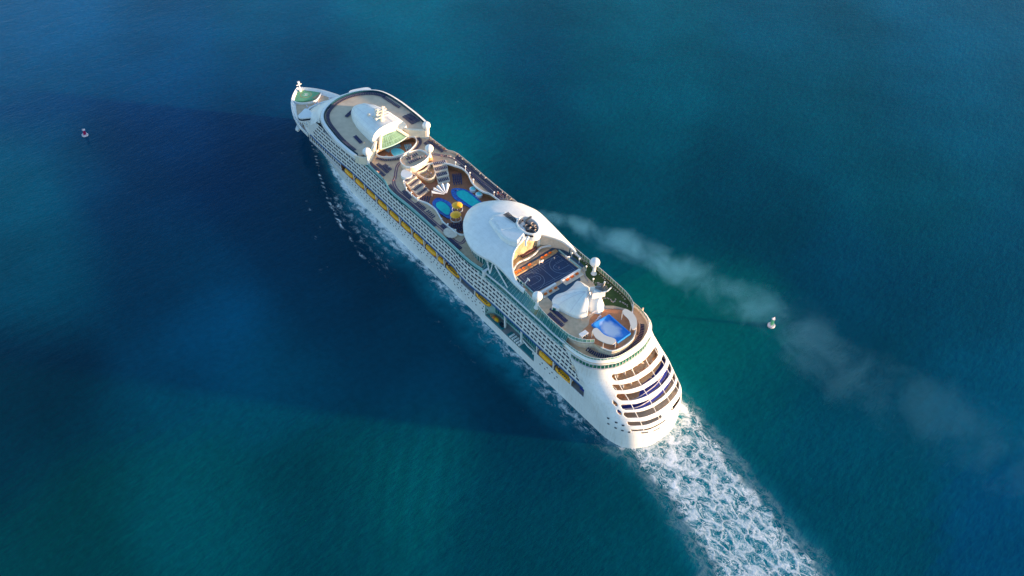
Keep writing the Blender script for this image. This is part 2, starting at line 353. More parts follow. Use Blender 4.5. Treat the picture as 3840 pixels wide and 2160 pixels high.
n1 = nz(0.13, 7, wc, 0.65).outputs[0]; n2 = nz(0.9, 5, wc, 0.6).outputs[0]
net = mth('MAXIMUM', mr(v1.outputs[0], 0.0, mr(n1, 0.35, 0.65, 0.03, 0.26), 1.0, 0.0), mth('MULTIPLY', mr(v2.outputs[0], 0.0, 0.16, 1.0, 0.0), mr(n1, 0.46, 0.64, 0.0, 0.9)))
def ridge(sc_, vec, k_):
    q = nz(sc_, 5, vec, 0.55, 1.2).outputs[0]; return mr(mth('ABSOLUTE', mth('SUBTRACT', q, 0.5)), 0.0, k_, 1.0, 0.0)
net = mth('MAXIMUM', mth('MULTIPLY', net, 0.75), mth('MAXIMUM', ridge(0.15, mpn.outputs[0], 0.028), mth('MULTIPLY', ridge(0.4, mpn.outputs[0], 0.03), 0.6)))
net = mth('MULTIPLY', net, mr(n2, 0.25, 0.6, 0.45, 1.0))
R_ = sep.outputs[0]; G_ = sep.outputs[1]; B_ = sep.outputs[2]
blk = mr(mth('ADD', n1, mth('MULTIPLY', R_, 0.40)), 0.84, 1.02, 0.0, 1.0)
wake = mth('MULTIPLY', mth('MAXIMUM', net, blk), mr(R_, 0.05, 0.75, 0.0, 1.0), True)
mp2 = nd('ShaderNodeMapping'); mp2.inputs['Scale'].default_value = (0.5, 1.2, 1); Lk(wc, mp2.inputs[0])
n3 = nz(0.35, 8, mp2.outputs[0], 0.68).outputs[0]
wash = mth('MULTIPLY', mr(mth('ADD', n3, mth('MULTIPLY', G_, 0.34)), 0.60, 0.86, 0.0, 1.0), mr(G_, 0.02, 0.55, 0.0, 1.0), True)
fm_ = mth('MAXIMUM', wake, mth('MULTIPLY', wash, 0.85), True)
# body colour
gain = nd('ShaderNodeVectorMath', operation='SCALE'); gain.inputs['Scale'].default_value = 0.80
pv = nz(0.012, 5).outputs[0]; ch = nz(0.30, 6).outputs[0]
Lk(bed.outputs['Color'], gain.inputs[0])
mpw = nd('ShaderNodeMapping'); mpw.vector_type = 'POINT'; mpw.inputs['Rotation'].default_value = (0, 0, -0.9); Lk(tc_, mpw.inputs[0])
wvt = nd('ShaderNodeTexWave'); wvt.inputs['Scale'].default_value = 0.035; wvt.inputs['Distortion'].default_value = 9.0; wvt.inputs['Detail'].default_value = 2; wvt.inputs['Detail Scale'].default_value = 0.25; Lk(mpw.outputs[0], wvt.inputs['Vector'])
swl = mth('ADD', 1.0, mth('MULTIPLY', mth('MULTIPLY', mth('SUBTRACT', wvt.outputs['Fac'], 0.35), att.outputs['Alpha']), 0.15))
g2 = nd('ShaderNodeVectorMath', operation='SCALE'); Lk(gain.outputs[0], g2.inputs[0]); Lk(mth('MULTIPLY', swl, mth('MULTIPLY', mr(pv, 0.25, 0.75, 0.76, 1.24, False), mr(ch, 0.3, 0.7, 0.90, 1.10, False))), g2.inputs['Scale'])
mixa = nd('ShaderNodeMix', data_type='RGBA'); Lk(mth('MULTIPLY', B_, mr(n1, 0.3, 0.7, 0.35, 0.9)), mixa.inputs[0]); Lk(g2.outputs[0], mixa.inputs[6]); mixa.inputs[7].default_value = (0.012, 0.27, 0.36, 1)
mixf = nd('ShaderNodeMix', data_type='RGBA'); Lk(fm_, mixf.inputs[0]); Lk(mixa.outputs[2], mixf.inputs[6]); mixf.inputs[7].default_value = (0.90, 0.91, 0.92, 1)
Lk(mixf.outputs[2], b.inputs['Base Color'])
b.inputs['IOR'].default_value = 1.333; b.inputs['Specular IOR Level'].default_value = 0.12
Lk(mr(fm_, 0.0, 0.6, 0.12, 0.8), b.inputs['Roughness'])
# ripples
mp3 = nd('ShaderNodeMapping'); mp3.inputs['Rotation'].default_value = (0, 0, 0.9); mp3.inputs['Scale'].default_value = (1.0, 0.45, 1); Lk(tc_, mp3.inputs[0])
w1 = nz(0.55, 6, mp3.outputs[0], 0.6).outputs[0]; w2 = nz(0.11, 3, mp3.outputs[0]).outputs[0]
hgt = mth('ADD', mth('ADD', mth('MULTIPLY', w1, 0.7), mth('MULTIPLY', w2, 0.9)), mth('MULTIPLY', fm_, 0.5))
bp = nd('ShaderNodeBump'); bp.inputs['Strength'].default_value = 0.36; bp.inputs['Distance'].default_value = 0.9; Lk(hgt, bp.inputs['Height']); Lk(bp.outputs[0], b.inputs['Normal'])
me.materials.append(m)

# ================================================================== SHIP
ship = empty('cruise_ship')
tag(ship, 'large white cruise ship with yellow lifeboats heading away over blue sea, the only ship', 'cruise ship')

# ---- stern surface: a rounded transom that leans forward as it rises
ZT = [0, 8, 11.7, 14, 16.6, 20, 22.4, 24, 26.8, 30, 34, 40]; ST = [0, 1.6, 3.3, 5.5, 8.5, 12.3, 16, 18.4, 22, 24, 25, 25]
YT = [0, 3, 6, 8.5, 10.3, 12.6, 14.4, 16.1, 17.4, 18.4, 19, 19.6, 20]; XT = [0, .1, .4, 1.1, 2, 3.2, 4.5, 6.2, 8, 10.2, 12.4, 15, 19]
_st = smoothp([(a, b) for a, b in zip(ZT, ST)], 6, False)
def shift(z): return interp(z, [a for a, b in _st], [b for a, b in _st])
_sy = smoothp([(a, b) for a, b in zip(XT, YT)], 8, False)   # (dx, y)
NC = len(_sy); NS = 44
XEND = 54.0
def sternpt(side, i, z, inset=0.0):
    k = 1.0; b = 20.0
    if side < 0: b = 23.0-1.5*interp(z, [0, 20, 36], [1, 0, 0]); k = 1-0.38*interp(z, [0, 12, 26, 34], [0, 1, 1, 0.3])
    x0 = 3.4+shift(z)
    if i < NC: dx, y = _sy[i]; X = x0+dx*k; Y = y*b/20
    else:
        t = (i-NC+1)/NS; xa = x0+_sy[-1][0]*k; X = xa+(XEND-xa)*t; Y = b
    if inset:
        s = 1-inset/20; Y *= s; X += inset*(1 if i < NC else 0.0)+(0 if i < NC else inset*max(0, 1-(i-NC+1)/NS))
    return X, Y*side
SLOTS = [(27.0, 1.4, 10.6, -18.2), (23.5, 0.84, 12.2, -20.5), (20.7, 0.84, 12.8, -21), (17.7, 0.84, 13.4, -21), (15.0, 0.9, 13.9, -21),
         (12.1, 0.72, 14.2, -1.6), (11.6, 0.85, -7.9, -20), (9.35, 0.36, 14.2, -3.2), (7.9, 0.42, 10.6, 7.2), (7.3, 0.36, 5.2, 0.6)]
def inslot(y, z):
    zz = z
    for zc, h, ya, yb in SLOTS:
        if abs(zz-zc) < h:
            lo, hi = yb+h, ya-h
            if lo <= y <= hi: return True
            e = min(abs(y-lo), abs(y-hi))
            if e*e+(zz-zc)**2 < h*h: return True
    return False
def incirc(y, z):
    for yc, zc in ((14.8, 20.3), (15.0, 17.4)):
        if (y-yc)**2*2.6+(z-zc)**2*1.3 < 1.0: return True
    return False
ROWZ = [21.1+2.9*k for k in range(5)]            # sill height of each cabin row
BLK0, BLK1 = 19.3, 35.6
def rowstart(z): return interp(z, [19.3, 35.6], [36.5, 50])
mb = MB(); zs = [-1.5+0.3*k for k in range(26)]+[6.3+0.15*k for k in range(158)]+[30+0.3*k for k in range(21)]
def tilt(y): return (0.11*y*(1 if y < 14.5 else max(0, (19.6-y)/5.1))) if y > 0 else 0.03*y
cols = [(-1, i) for i in range(NC+NS-1, 0, -1)]+[(1, i) for i in range(0, NC+NS)]
grid = []
for z in zs:
    row = []
    for sd_, i in cols:
        x, y = sternpt(sd_, i, max(z, 0)); f_ = interp(z, [0, 5, 29.5, 33], [0, 1, 1, 0]); zz = z+tilt(y)*f_; x, y = sternpt(sd_, i, max(zz, 0)); row.append((x, y, zz))
    grid.append(row)
vs = [p for r in grid for p in r]; nc = len(cols); fs = []
for a in range(len(zs)-1):
    for b in range(nc-1):
        p, q = grid[a][b], grid[a+1][b+1]; cx, cy, cz = (p[0]+q[0])/2, (p[1]+q[1])/2, (p[2]+q[2])/2
        zz = (zs[a]+zs[a+1])/2
        if inslot(cy, zz) or incirc(cy, cz): continue
        if cx > 35.5 and 13.5 < cz < BLK0: continue
        if BLK0 < cz < BLK1 and cx > rowstart(cz): continue
        if cz < 13.5 and cx > 52.5: continue
        fs.append((a*nc+b, a*nc+b+1, (a+1)*nc+b+1, (a+1)*nc+b))
mb.add(vs, fs)
o = mb.build('stern_shell', HULLW, ship, smooth=True, fix=False)
md = o.modifiers.new('thick', 'SOLIDIFY'); md.thickness = 0.55; md.offset = 1
# terraces seen through the slots
TWOOD = mat('terrace_wood', (0.60, 0.36, 0.20), 0.6, var=0.3, vscale=0.8)
def sternline(z, inset, xmax=50):
    out = []
    for sd_, i in cols:
        x, y = sternpt(sd_, i, z, inset)
        if x <= xmax: out.append((x, y))
    return out
for z, m in ((25.6, TWOOD), (22.6, TWOOD), (19.5, TWOOD), (16.9, BLUEF), (13.9, TAN), (10.8, CREAM), (8.8, BROWNW)):
    ln = sternline(z, 1.0, 40); ln = [p for p in ln]
    x0 = 3.4+shift(z)
    MB().prism(ln, z-1.0, z-0.75).build('terrace_floor', m, ship)
    mb = MB(); xb = x0+(9.5 if z > 20 else 12.5)
    mb.box((xb, 0, z+0.55), (0.4, 27, 2.55)); mb.build('terrace_wall', CREAM, ship)
    if z > 20:
        mb = MB()
        for y in range(-13, 14, 4): mb.box((x0+6.0+abs(y)*0.18, y, z+0.35), (6.0, 0.22, 2.1))
        mb.each('terrace_divider', WHITE, ship)
    if z == 19.5:
        MB().prism([p for p in sternline(z, 1.1, 36) if p[1] < 5], z-0.75, z-0.74).build('terrace_carpet', BLUEF, ship)
    if z in (19.5, 16.9):
        mb = MB(); ln2 = sternline(z, 2.2, 34); mb.wall(ln2, z-0.7, z+0.3, 0.12); mb.build('terrace_rail', LILAC, ship)
for yy in (13.5, 9, 4.5, 0, -4.5, -9, -13.5, -17):
    mb = MB(); pts = []
    if yy in (9, 0, -9, -17):
        for z in [9.5+0.9*k for k in range(22)]:
            sd_ = 1 if yy >= 0 else -1
            best = min(range(NC), key=lambda i: abs(sternpt(sd_, i, z)[1]-yy))
            x, y = sternpt(sd_, best, z); pts.append((x+0.35, yy, z))
        mb.tube(pts, 0.17, 6); mb.build('stern_post', WHITE, ship)
mb = MB()
for a, b in (((33, 5, 27.5), (26.5, -4, 22.5)), ((30, -4, 27.5), (25, -12, 22.5)), ((31, 7, 22), (19, -1, 18)), ((27, -3, 22), (20, -11, 18)), ((24, 8, 18), (14.5, 1, 14))):
    mb.tube([a, b], 0.28, 6)
mb.each('stern_brace', CREAM, ship)

# ---- hull
def flare(X, z):        # half breadth
    wlx = [200, 223, 243, 259, 273, 284, 296, 307, 315, 321, 324]; wly = [20, 20, 19, 17.2, 14.6, 12, 8.6, 5, 2.2, 0.5, 0]
    tx = [200, 285, 300, 307, 313, 317.7, 323, 327.4, 331, 334.6, 337.2, 339, 340]; ty = [20, 20, 19.6, 18.6, 17.3, 15.7, 13.4, 11.2, 8.8, 5.9, 3.4, 1.6, 0]
    t = min(1, max(0, z/17.0)); t = t**1.35
    # interpolate along matching arc parameter instead of X so that the stem rakes
    return t, wlx, wly, tx, ty
def outline(z, n=44):
    t, wlx, wly, tx, ty = flare(0, z); out = []
    for k in range(n+1):
        u = k/n
        ia = u*(len(wlx)-1); a = int(ia); fa = ia-a
        ax = wlx[a]+(wlx[min(a+1, len(wlx)-1)]-wlx[a])*fa; ay = wly[a]+(wly[min(a+1, len(wly)-1)]-wly[a])*fa
        ib = u*(len(tx)-1); b = int(ib); fb = ib-b
        bx = tx[b]+(tx[min(b+1, len(tx)-1)]-tx[b])*fb; by = ty[b]+(ty[min(b+1, len(ty)-1)]-ty[b])*fb
        out.append((ax+(bx-ax)*t, ay+(by-ay)*t))
    return out
mb = MB(); zl = [-2, 0, 2, 4, 6, 8.4, 10.5, 12, 13.5]
RX0, RX1 = 71.0, 110.0
for side in (1, -1):
    xs = [51.0, RX0, 80, 92, RX1, 125, 140, 170, 199]
    for a in range(len(zl)-1):
        for b in range(len(xs)-1):
            if side > 0 and xs[b] >= RX0 and xs[b+1] <= RX1 and zl[a] >= 5.9: continue
            Y = 19.985 if side > 0 else -21.5
            mb.add([(xs[b], Y, zl[a]), (xs[b+1], Y, zl[a]), (xs[b+1], Y, zl[a+1]), (xs[b], Y, zl[a+1])], [(0, 1, 2, 3)])
    lo = [outline(z) for z in zl]
    def ys(y, x): return y*side*(1 if side > 0 else interp(x, [199, 240, 300], [1.075, 1.05, 1.0]))
    for a in range(len(zl)-1):
        A = [(199, 20.0 if side > 0 else -21.5, zl[a])]+[(x, ys(y, x), zl[a]) for x, y in lo[a]]
        B = [(199, 20.0 if side > 0 else -21.5, zl[a+1])]+[(x, ys(y, x), zl[a+1]) for x, y in lo[a+1]]
        mb.strip(A, B)
    # bulwark of the bow: 13.5 up to 17.2
    zb = [13.5, 14.5, 15.5, 16.4, 17.2]
    for a in range(4):
        A, B = outline(zb[a]), outline(zb[a+1])
        A = [(x, ys(y, x), zb[a]) for x, y in A]; B = [(x, ys(y, x), zb[a+1]) for x, y in B]
        k0 = next(i for i, p in enumerate(B) if p[0] > 288)
        mb.strip(A[k0:], B[k0:])
o = mb.build('hull', HULLW, ship, smooth=True, angle=35)
mb = MB(); top = outline(17.2); k0 = next(i for i, p in enumerate(top) if p[0] > 290)
rim = [(x, y) for x, y in top[k0:]]+[(x, -y) for x, y in top[k0:][::-1]]
mb.wall(rim, 15.0, 17.25, 0.35); mb.build('bow_bulwark', WHITE, ship)
mb = MB()
for x, y, h in along([(x, y) for x, y in top[k0:]], 1.4): mb.box((x-0.45*math.cos(h+PI/2)*-1, y-0.5, 16.2), (0.18, 0.5, 1.5), h)
mb.each('bulwark_bracket', LILAC, ship)
# bow deck and helipad
bd = [(x, y-0.3) for x, y in outline(15.2)]; k1 = next(i for i, p in enumerate(bd) if p[0] > 284)
MB().prism([(x, y) for x, y in bd[k1:]]+[(x, -y) for x, y in bd[k1:][::-1] if y > 0.1], 14.6, 15.2).build('bow_deck', TAN, ship)
HP = smoothp([(338.6, -0.3), (336.2, 3.4), (333.2, 5.6), (328.6, 8.2), (325.6, 4.4), (323.8, 0), (323.2, -3.4), (326.2, -8.2), (329.3, -11.2), (333, -8.6), (336.6, -5.6)], 3)
MB().prism(HP, 15.2, 16.0, 0).build('helipad', GREEN, ship)
mb = MB(); mb.prism([(324.8, -2.0), (322.6, -3.6), (325.6, -9.6), (328.8, -12.0), (329.4, -11.0), (326.4, -8.4)], 15.2, 16.05); mb.build('helipad_apron', GOLD, ship)
def ringmesh(mb, cx, cy, r, z, wd, n=40, a0=0, a1=2*PI, mi=0):
    P = [a0+(a1-a0)*k/n for k in range(n+1)]
    mb.strip([(cx+(r-wd/2)*math.cos(t), cy+(r-wd/2)*math.sin(t), z) for t in P], [(cx+(r+wd/2)*math.cos(t), cy+(r+wd/2)*math.sin(t), z) for t in P], mi); return mb
hp = MB(); ringmesh(hp, 330.9, -1.1, 3.5, 16.008, 0.45, a0=0.2, a1=5.6); hp.build('helipad_ring', GOLD, ship)
mb = MB(); c = Vector((330.9, -1.1, 0)); d = Vector((0.75, 0.66, 0)).normalized(); e = Vector((-d.y, d.x, 0))
for s_ in (-1, 1):
    q = c+e*0.85*s_; mb.box((q.x, q.y, 16.01), (2.7, 0.5, 0.012), math.atan2(d.y, d.x))
mb.box((c.x, c.y, 16.011), (0.45, 1.3, 0.012), math.atan2(d.y, d.x)); mb.build('helipad_letter_h', WHITE, ship)
mb = MB(); fr = smoothp([(329.4, 9.6), (324.6, 7.4), (321.4, 3.2), (320.4, -1.2), (322, -5.6), (327.6, -11.8)], 5, False)
mb.wall(fr, 15.2, 16.5, 0.5); mb.build('helipad_screen', WHITE, ship)
mb = MB()
for k in range(9): mb.box((319-random.random()*6, -14+random.random()*22, 15.7), (0.9, 0.8, 1.1), random.random())
mb.each('winch', LILAC, ship)
fm = MB().tube([(337.0, -0.4, 15.2), (337.3, -0.4, 22.5)], [0.6, 0.35], 8); fm.tube([(337.3, -2.2, 20.6), (337.3, 1.4, 20.6)], 0.3, 6); fm.box((337.4, -0.4, 22.4), (1.2, 1.4, 0.8))
fm.box((336.8, -0.4, 16.2), (1.6, 1.6, 2)); fm.build('bow_mast', WHITE, ship)
tag(ship, None)

# ---- promenade deck, recess walls, posts
mb = MB()
mb.prism([(30, 19.9), (30, -19.9), (RX0, -19.9), (RX0, 19.9)], 13.1, 13.45); mb.prism([(RX0, 14.4), (RX0, -19.9), (RX1, -19.9), (RX1, 14.4)], 13.1, 13.45); mb.prism([(RX1, 19.9), (RX1, -19.9), (288, -19.9), (288, 19.9)], 13.1, 13.45); mb.build('promenade_deck', GREY, ship)
mb = MB()
mb.box(((35+RX0)/2, 15.2, 16.3), (RX0-35, 0.4, 5.8)); mb.box(((RX1+250)/2, 15.2, 16.3), (250-RX1, 0.4, 5.8)); mb.box((142, -19.6, 16.3), (214, 0.4, 5.8))
mb.box((250, 17.5, 16.3), (0.4, 4.9, 5.8)); mb.box((35, 17.5, 16.3), (0.4, 4.9, 5.8)); mb.build('promenade_wall', BROWNW, ship)
mb = MB(); mb.box((269.5, 19.55, 18.0), (39, 0.4, 2.6)); mb.box((269.5, 19.75, 14.0), (39, 0.3, 0.9)); mb.box((269.5, 18.6, 15.8), (39, 0.3, 4.4), mi=1)
for k in range(14): mb.box((252+k*2.7, 19.5, 15.6), (0.5, 0.5, 2.6))
mb.build('forward_promenade', [HULLW, DARK], ship)
mb = MB(); mb.box((269, 20.15, 13.35), (40, 0.15, 0.35)); mb.box((142.5, 20.12, 13.3), (75, 0.12, 0.2)); mb.box((216, 20.12, 13.3), (66, 0.12, 0.2)); mb.build('rubbing_strake', LILAC, ship)
for x in (44.8, 57.2, 69.4, 118.6, 131.0, 145.4, 151.8, 164.0, 175.8, 187.6, 199.6, 211.8, 223.9, 236.2):
    mb = MB(); mb.box((x, 19.75, 16.35), (0.55, 0.5, 5.8)); mb.box((x, 17.6, 18.8), (0.5, 4.2, 0.6)); mb.tube([(x, 19.6, 15.0), (x, 17.0, 18.0)], 0.2, 6); mb.build('davit_post', WHITE, ship)

# boarding recess
R = smoothp([(RX0, 20.02), (RX0+0.8, 17.6), (76, 15.4), (90, 14.6), (104, 15.2), (109, 17.5), (RX1, 20.02)], 4, False)
mb = MB(); mb.prism(R, 5.8, 6.05); mb.build('boarding_deck', GREY, ship)
mb = MB(); mb.prism([(RX0+0.5, 19.7), (72.6, 17.2), (77, 16.1), (84, 16.3), (92.5, 16.6), (92.5, 19.7)], 6.05, 6.4); mb.prism([(101, 19.7), (101, 16.8), (107, 16.6), (109.6, 19.7)], 6.05, 6.4); mb.prism([(96.4, 19.7), (96.4, 17.0), (101, 16.8), (101, 19.7)], 6.05, 6.6)
mb.build('teal_platform', mat('teal_deck', (0.01, 0.19, 0.22), 0.5, var=0.2), ship)
mb = MB(); mb.box((98.4, 18.2, 7.3), (2.2, 1.6, 1.6)); mb.build('winch_box', DARK, ship)
mb = MB(); mb.strip([(x, y, 6.05) for x, y in R], [(x, y, 13.45) for x, y in R]); mb.build('recess_lower_wall', TRIM, ship)
mb = MB(); G = [(RX0, 16.6), (76, 15.6), (90, 14.8), (104, 15.4), (RX1, 16.6)]
mb.strip([(x, y, 8.0) for x, y in G], [(x, y, 19.2) for x, y in G]); mb.build('atrium_glass', TEAL, ship)
mb = MB()
for x, y, h in along(G, 1.5): mb.box((x, y+0.1, 13.5), (0.14, 0.14, 11.2), h)
mb.wall(G, 7.4, 8.0, -0.3); mb.build('atrium_mullion', TRIM, ship)
for x in (83.5, 96.5):
    MB().box((x, 17.6, 12.5), (0.9, 0.8, 12)).build('recess_column', WHITE, ship)

# ---- cabin block facade with recessed balconies
FX = [28, 51, 90, 106, 114, 120, 126, 131, 136, 147, 225, 238, 249, 262, 276, 286]; FY = [20, 20.05, 20.1, 20.3, 20.9, 21.3, 21.3, 20.9, 20.05, 20.0, 20.0, 20.2, 20.6, 20.9, 21.0, 20.6]
_f = smoothp(list(zip(FX, FY)), 6, False)
def fy(x): return interp(x, [a for a, b in _f], [b for a, b in _f])
PW = 2.7
def octo(cx, cz, w_, h_):
    a, b = w_/2, h_/2; c = 0.38
    return [(cx-a+c, cz-b), (cx+a-c, cz-b), (cx+a, cz-b+c), (cx+a, cz+b-c), (cx+a-c, cz+b), (cx-a+c, cz+b), (cx-a, cz+b-c), (cx-a, cz-b+c)]
fac = MB(); BALC = []
def xend(z): return interp(z, [19, 27, 35.6], [286, 284, 272])
def q3(x, z, side, dy=0.0): 
    y = fy(x)-dy
    return (x, y if side > 0 else -(y+1.2), z)
for r in range(5):
    z0 = ROWZ[r]; z1 = z0+2.9 if r < 4 else BLK1
    xs_ = rowstart(z0+1.3) if r else 36.5
    n = int((interp(z0, [21, 27, 34], [281, 279, 269.5])-xs_)/PW); n -= n % 2
    for side in (1, -1):
        x = xs_
        fac.add([q3(x, z0, side), q3(xs_+0.01, z1, side), q3(xs_, z0, side)], []) 
        for k in range(n):
            last = x; cx = x+PW/2+(0.17 if k % 2 == 0 else -0.17)
            oc = octo(cx, z0+1.42, 2.12, 1.28)
            corners = [(x, z0), (x+PW, z0), (x+PW, z1), (x, z1)]
            V = [q3(a, b, side) for a, b in corners]+[q3(a, b, side) for a, b in oc]
            fac.add(V, [(0, 1, 5, 4), (1, 6, 5), (1, 2, 7, 6), (2, 8, 7), (2, 3, 9, 8), (3, 10, 9), (3, 0, 11, 10), (0, 4, 11)])
            if side > 0: BALC.append((cx, z0+1.42))
            x += PW
        # plain strip to the bow end
        e0, e1 = xend(z0), xend(z1)
        fac.strip([q3(x+(e0-x)*t/3, z0, side) for t in range(4)], [q3(x+(e1-x)*t/3, z1, side) for t in range(4)])
        if r: pass
for side in (1, -1):
    pts = [36.5+k*5 for k in range(50)]
    fac.strip([q3(a, BLK0, side) for a in pts]+[q3(286, BLK0, side)], [q3(a, ROWZ[0], side) for a in pts]+[q3(286, ROWZ[0], side)])
fac.build('cabin_facade', WHITE, ship)
BALC.sort(key=lambda p: (Vector((p[0], 20, p[1]))-CAM).length)
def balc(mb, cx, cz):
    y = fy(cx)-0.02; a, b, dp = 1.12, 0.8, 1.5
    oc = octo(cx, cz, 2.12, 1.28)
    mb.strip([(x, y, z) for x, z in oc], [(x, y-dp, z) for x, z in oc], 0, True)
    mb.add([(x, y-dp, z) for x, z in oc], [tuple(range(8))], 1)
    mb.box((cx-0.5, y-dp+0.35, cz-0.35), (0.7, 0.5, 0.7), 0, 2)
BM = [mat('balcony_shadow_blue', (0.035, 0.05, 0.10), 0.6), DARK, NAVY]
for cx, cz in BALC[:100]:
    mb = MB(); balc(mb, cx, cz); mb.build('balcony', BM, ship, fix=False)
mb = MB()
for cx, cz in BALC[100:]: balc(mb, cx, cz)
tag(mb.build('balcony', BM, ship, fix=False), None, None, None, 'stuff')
mb = MB(); P = [36.5+k*4 for k in range(63)]
mb.strip([(x, fy(x)+0.06, 19.2) for x in P], [(x, fy(x)+0.06, 20.5) for x in P]); mb.strip([(x, fy(x)+0.06, 19.2) for x in P], [(x, 15, 19.2) for x in P], 1)
mb.build('blue_deck_band', [BLUEB, WHITE], ship, fix=False)
# interior core so that nothing is see-through
mb = MB(); mb.prism([(52, 18.3), (52, -19), (276, -19), (276, 18.3)], 19.4, 34.9); mb.prism([(40, 14), (40, -14), (284, -14), (284, 14)], 3, 19.4); mb.prism([(40, 13), (52, 18), (52, -18.5), (40, -14)], 27, 35); mb.build('inner_core', GREY, ship)

# ---- deck 12 ring, pool wells
DP = [(222, 20.4), (217, 19.4), (212, 19.9), (200, 20.3), (196, 20.9), (191.5, 22.2), (184.6, 22.6), (172, 21.8), (160, 21.6), (150, 21.6), (128, 21.8), (118, 21.6), (110, 20.4), (100, 19.6), (60, 19.4)]
DS = [(60, -22), (100, -23.0), (120, -23.6), (141, -24.0), (156, -23.8), (168, -24.0), (182, -24.5), (192, -24.5), (195.6, -23.6), (198.4, -21.8), (208, -21.4), (222, -21.2)]
DK = 37.8
WELL = smoothp([(190.2, 12.6), (186.3, 14.9), (182.2, 15.9), (177.2, 15.9), (171.9, 15.3), (167.5, 13.4), (161.4, 12.9), (155.8, 14.2), (150.6, 15.5), (145, 15.4), (139.6, 15.1), (136, 13.0), (134, 6), (134, -8), (139, -15), (144, -17.6), (149.1, -17.7), (153.5, -17.3), (157.2, -15.6), (163.2, -15.1), (168.8, -16.2), (174.3, -18.3), (180.1, -18.7), (184.7, -16.9), (189, -14.6), (193.4, -10), (196, -3), (195.2, 6), (193.2, 10.5)], 4)
SOL = smoothp([(224.4, 5.2), (225.4, -6.1), (221.5, -13.6), (217.4, -13.3), (214.1, -9.9), (211.5, -3.2), (212.3, 4.6), (216.6, 10.0), (220.0, 11.1), (223.0, 8.6)], 4)
mb = MB(); mb.fill(DP+DS, [WELL, SOL], DK); mb.build('lido_deck', TAN, ship)
mb = MB(); mb.prism([(134, 19), (200, 19), (200, -21), (134, -21)], 34.6, 34.95); mb.build('main_pool_deck', TEAK, ship)
mb = MB(); mb.prism([(208, 14), (228, 14), (228, -16), (208, -16)], 34.6, 34.97); mb.build('solarium_floor', ORNG, ship)
mb = MB(); f3 = lambda P, z: [(x, y, z) for x, y in P]
mb.strip(f3(WELL, 34.95), f3(WELL, DK), 0, True); mb.build('pool_well_wall', BROWNW, ship)
mb = MB(); mb.strip(f3(SOL, 34.95), f3(SOL, DK), 0, True); mb.build('solarium_wall', BROWNW, ship)
mb = MB(); mb.wall(WELL, DK, DK+1.1, 0.45, closed=True); mb.build('pool_well_rim', WHITE, ship)
mb = MB(); mb.wall(SOL, DK, DK+1.0, 0.5, closed=True); mb.build('solarium_rim', WHITE, ship)
# outer side: trim ledge, sloped teal windscreen, rail
def sidestrip(name, m, pts, za, zb, ya, yb, side=1):
    mb = MB(); mb.strip([(x, y+ya*side, za) for x, y in pts], [(x, y+yb*side, zb) for x, y in pts]); return mb.build(name, m, ship, fix=False)
PT = smoothp([p for p in DP if p[0] >= 108], 3, False)
fl = [(x, fy(x)) for x, y in PT]
mb = MB(); mb.strip([(x, fy(x), BLK1) for x, y in PT], [(x, y, BLK1+0.15) for x, y in PT]); mb.build('facade_ledge', TRIM, ship, fix=False)
sidestrip('windscreen_glass', TEAL, PT, BLK1+0.15, DK-0.1, 0.0, -0.1)
mb = MB()
mb.wall([(x, y+0.3) for x, y in PT], DK-0.35, DK+0.5, 0.9); mb.build('lido_rim', TRIM, ship)
mb = MB(); mb.wall([(x, y-0.1) for x, y in PT], DK+0.5, DK+1.3, 0.08); mb.build('lido_rail_glass', TRIM, ship)
mb = MB(); mb.strip([(x, y, BLK1-0.4) for x, y in DS], [(x, y, DK+0.1) for x, y in DS]); mb.strip([(x, -(fy(x)+1.2), BLK1-0.4) for x, y in DS], [(x, y, BLK1-0.4) for x, y in DS]); mb.wall(DS, DK, DK+1.2, 0.3); mb.build('starboard_rail', CREAM, ship)
# running track
TP = [(201.3, -13.6), (203.6, -9.5), (206.3, -3.2), (206.6, 3.2), (205.2, 7.2), (200.9, 11.2), (197.2, 14.1), (194.8, 16.5), (191.3, 18.2), (186.2, 19.2), (180.7, 19.0), (166.4, 18.5), (153.7, 18.5), (146.6, 18.3), (142.9, 18.6), (137.4, 18.7), (134.0, 18.3), (132.4, 16.5), (133.9, 13.0)]
TS = [(201.3, -14.1), (197.6, -16.9), (192.4, -20.3), (186.5, -21.1), (177.1, -20.6), (166.3, -20.2), (156.8, -20.5), (147, -19.8), (141, -19.4)]
mb = MB()
for P in (TP, TS):
    for o1, w_ in ((0, 0.7), (1.1, 0.7)):
        Q = smoothp(P, 5, False); a = offset(Q, o1-0.9); b = offset(Q, o1-0.9+w_)
        mb.strip([(x, y, DK+0.012) for x, y in a], [(x, y, DK+0.012) for x, y in b])
mb.build('running_track', TRACK, ship, fix=False)

# ---- pools
def pool(name, outer, inner, z, h, wm=POOLW, tm=POOLT):
    a = MB(); a.prism(outer, z, z+h); p = a.build(name, tm, ship)
    b = MB(); b.prism(inner, z+h, z+h+0.06); b.build('water', wm, p)
    c_ = MB(); c_.wall(inner, z+h, z+h+0.22, 0.22, closed=True); c_.build('coping', POOLT if wm is POOLW else ORNG, p)
    return p
PA = smoothp([(172.4, -6.0), (170.6, -9.3), (166.6, -11.7), (161, -12.2), (155, -11.9), (150, -11.5), (149, -7), (153.6, -4.4), (158.8, -3.3), (164.5, -2.2), (169.6, -3.4)], 4)
PAI = smoothp([(168.6, -6.2), (168.4, -9.2), (165.4, -10.8), (156, -11.0), (151, -10.6), (150.5, -7.4), (155, -5.4), (161, -4.8), (165.5, -4.6)], 4)
PB_ = smoothp([(171, 7.0), (171.2, 4.2), (167.4, 2.3), (163.2, 1.6), (158.6, 3.2), (154.8, 6.2), (153.6, 9.2), (158.2, 10.6), (164, 10.7), (169, 9.4)], 4)
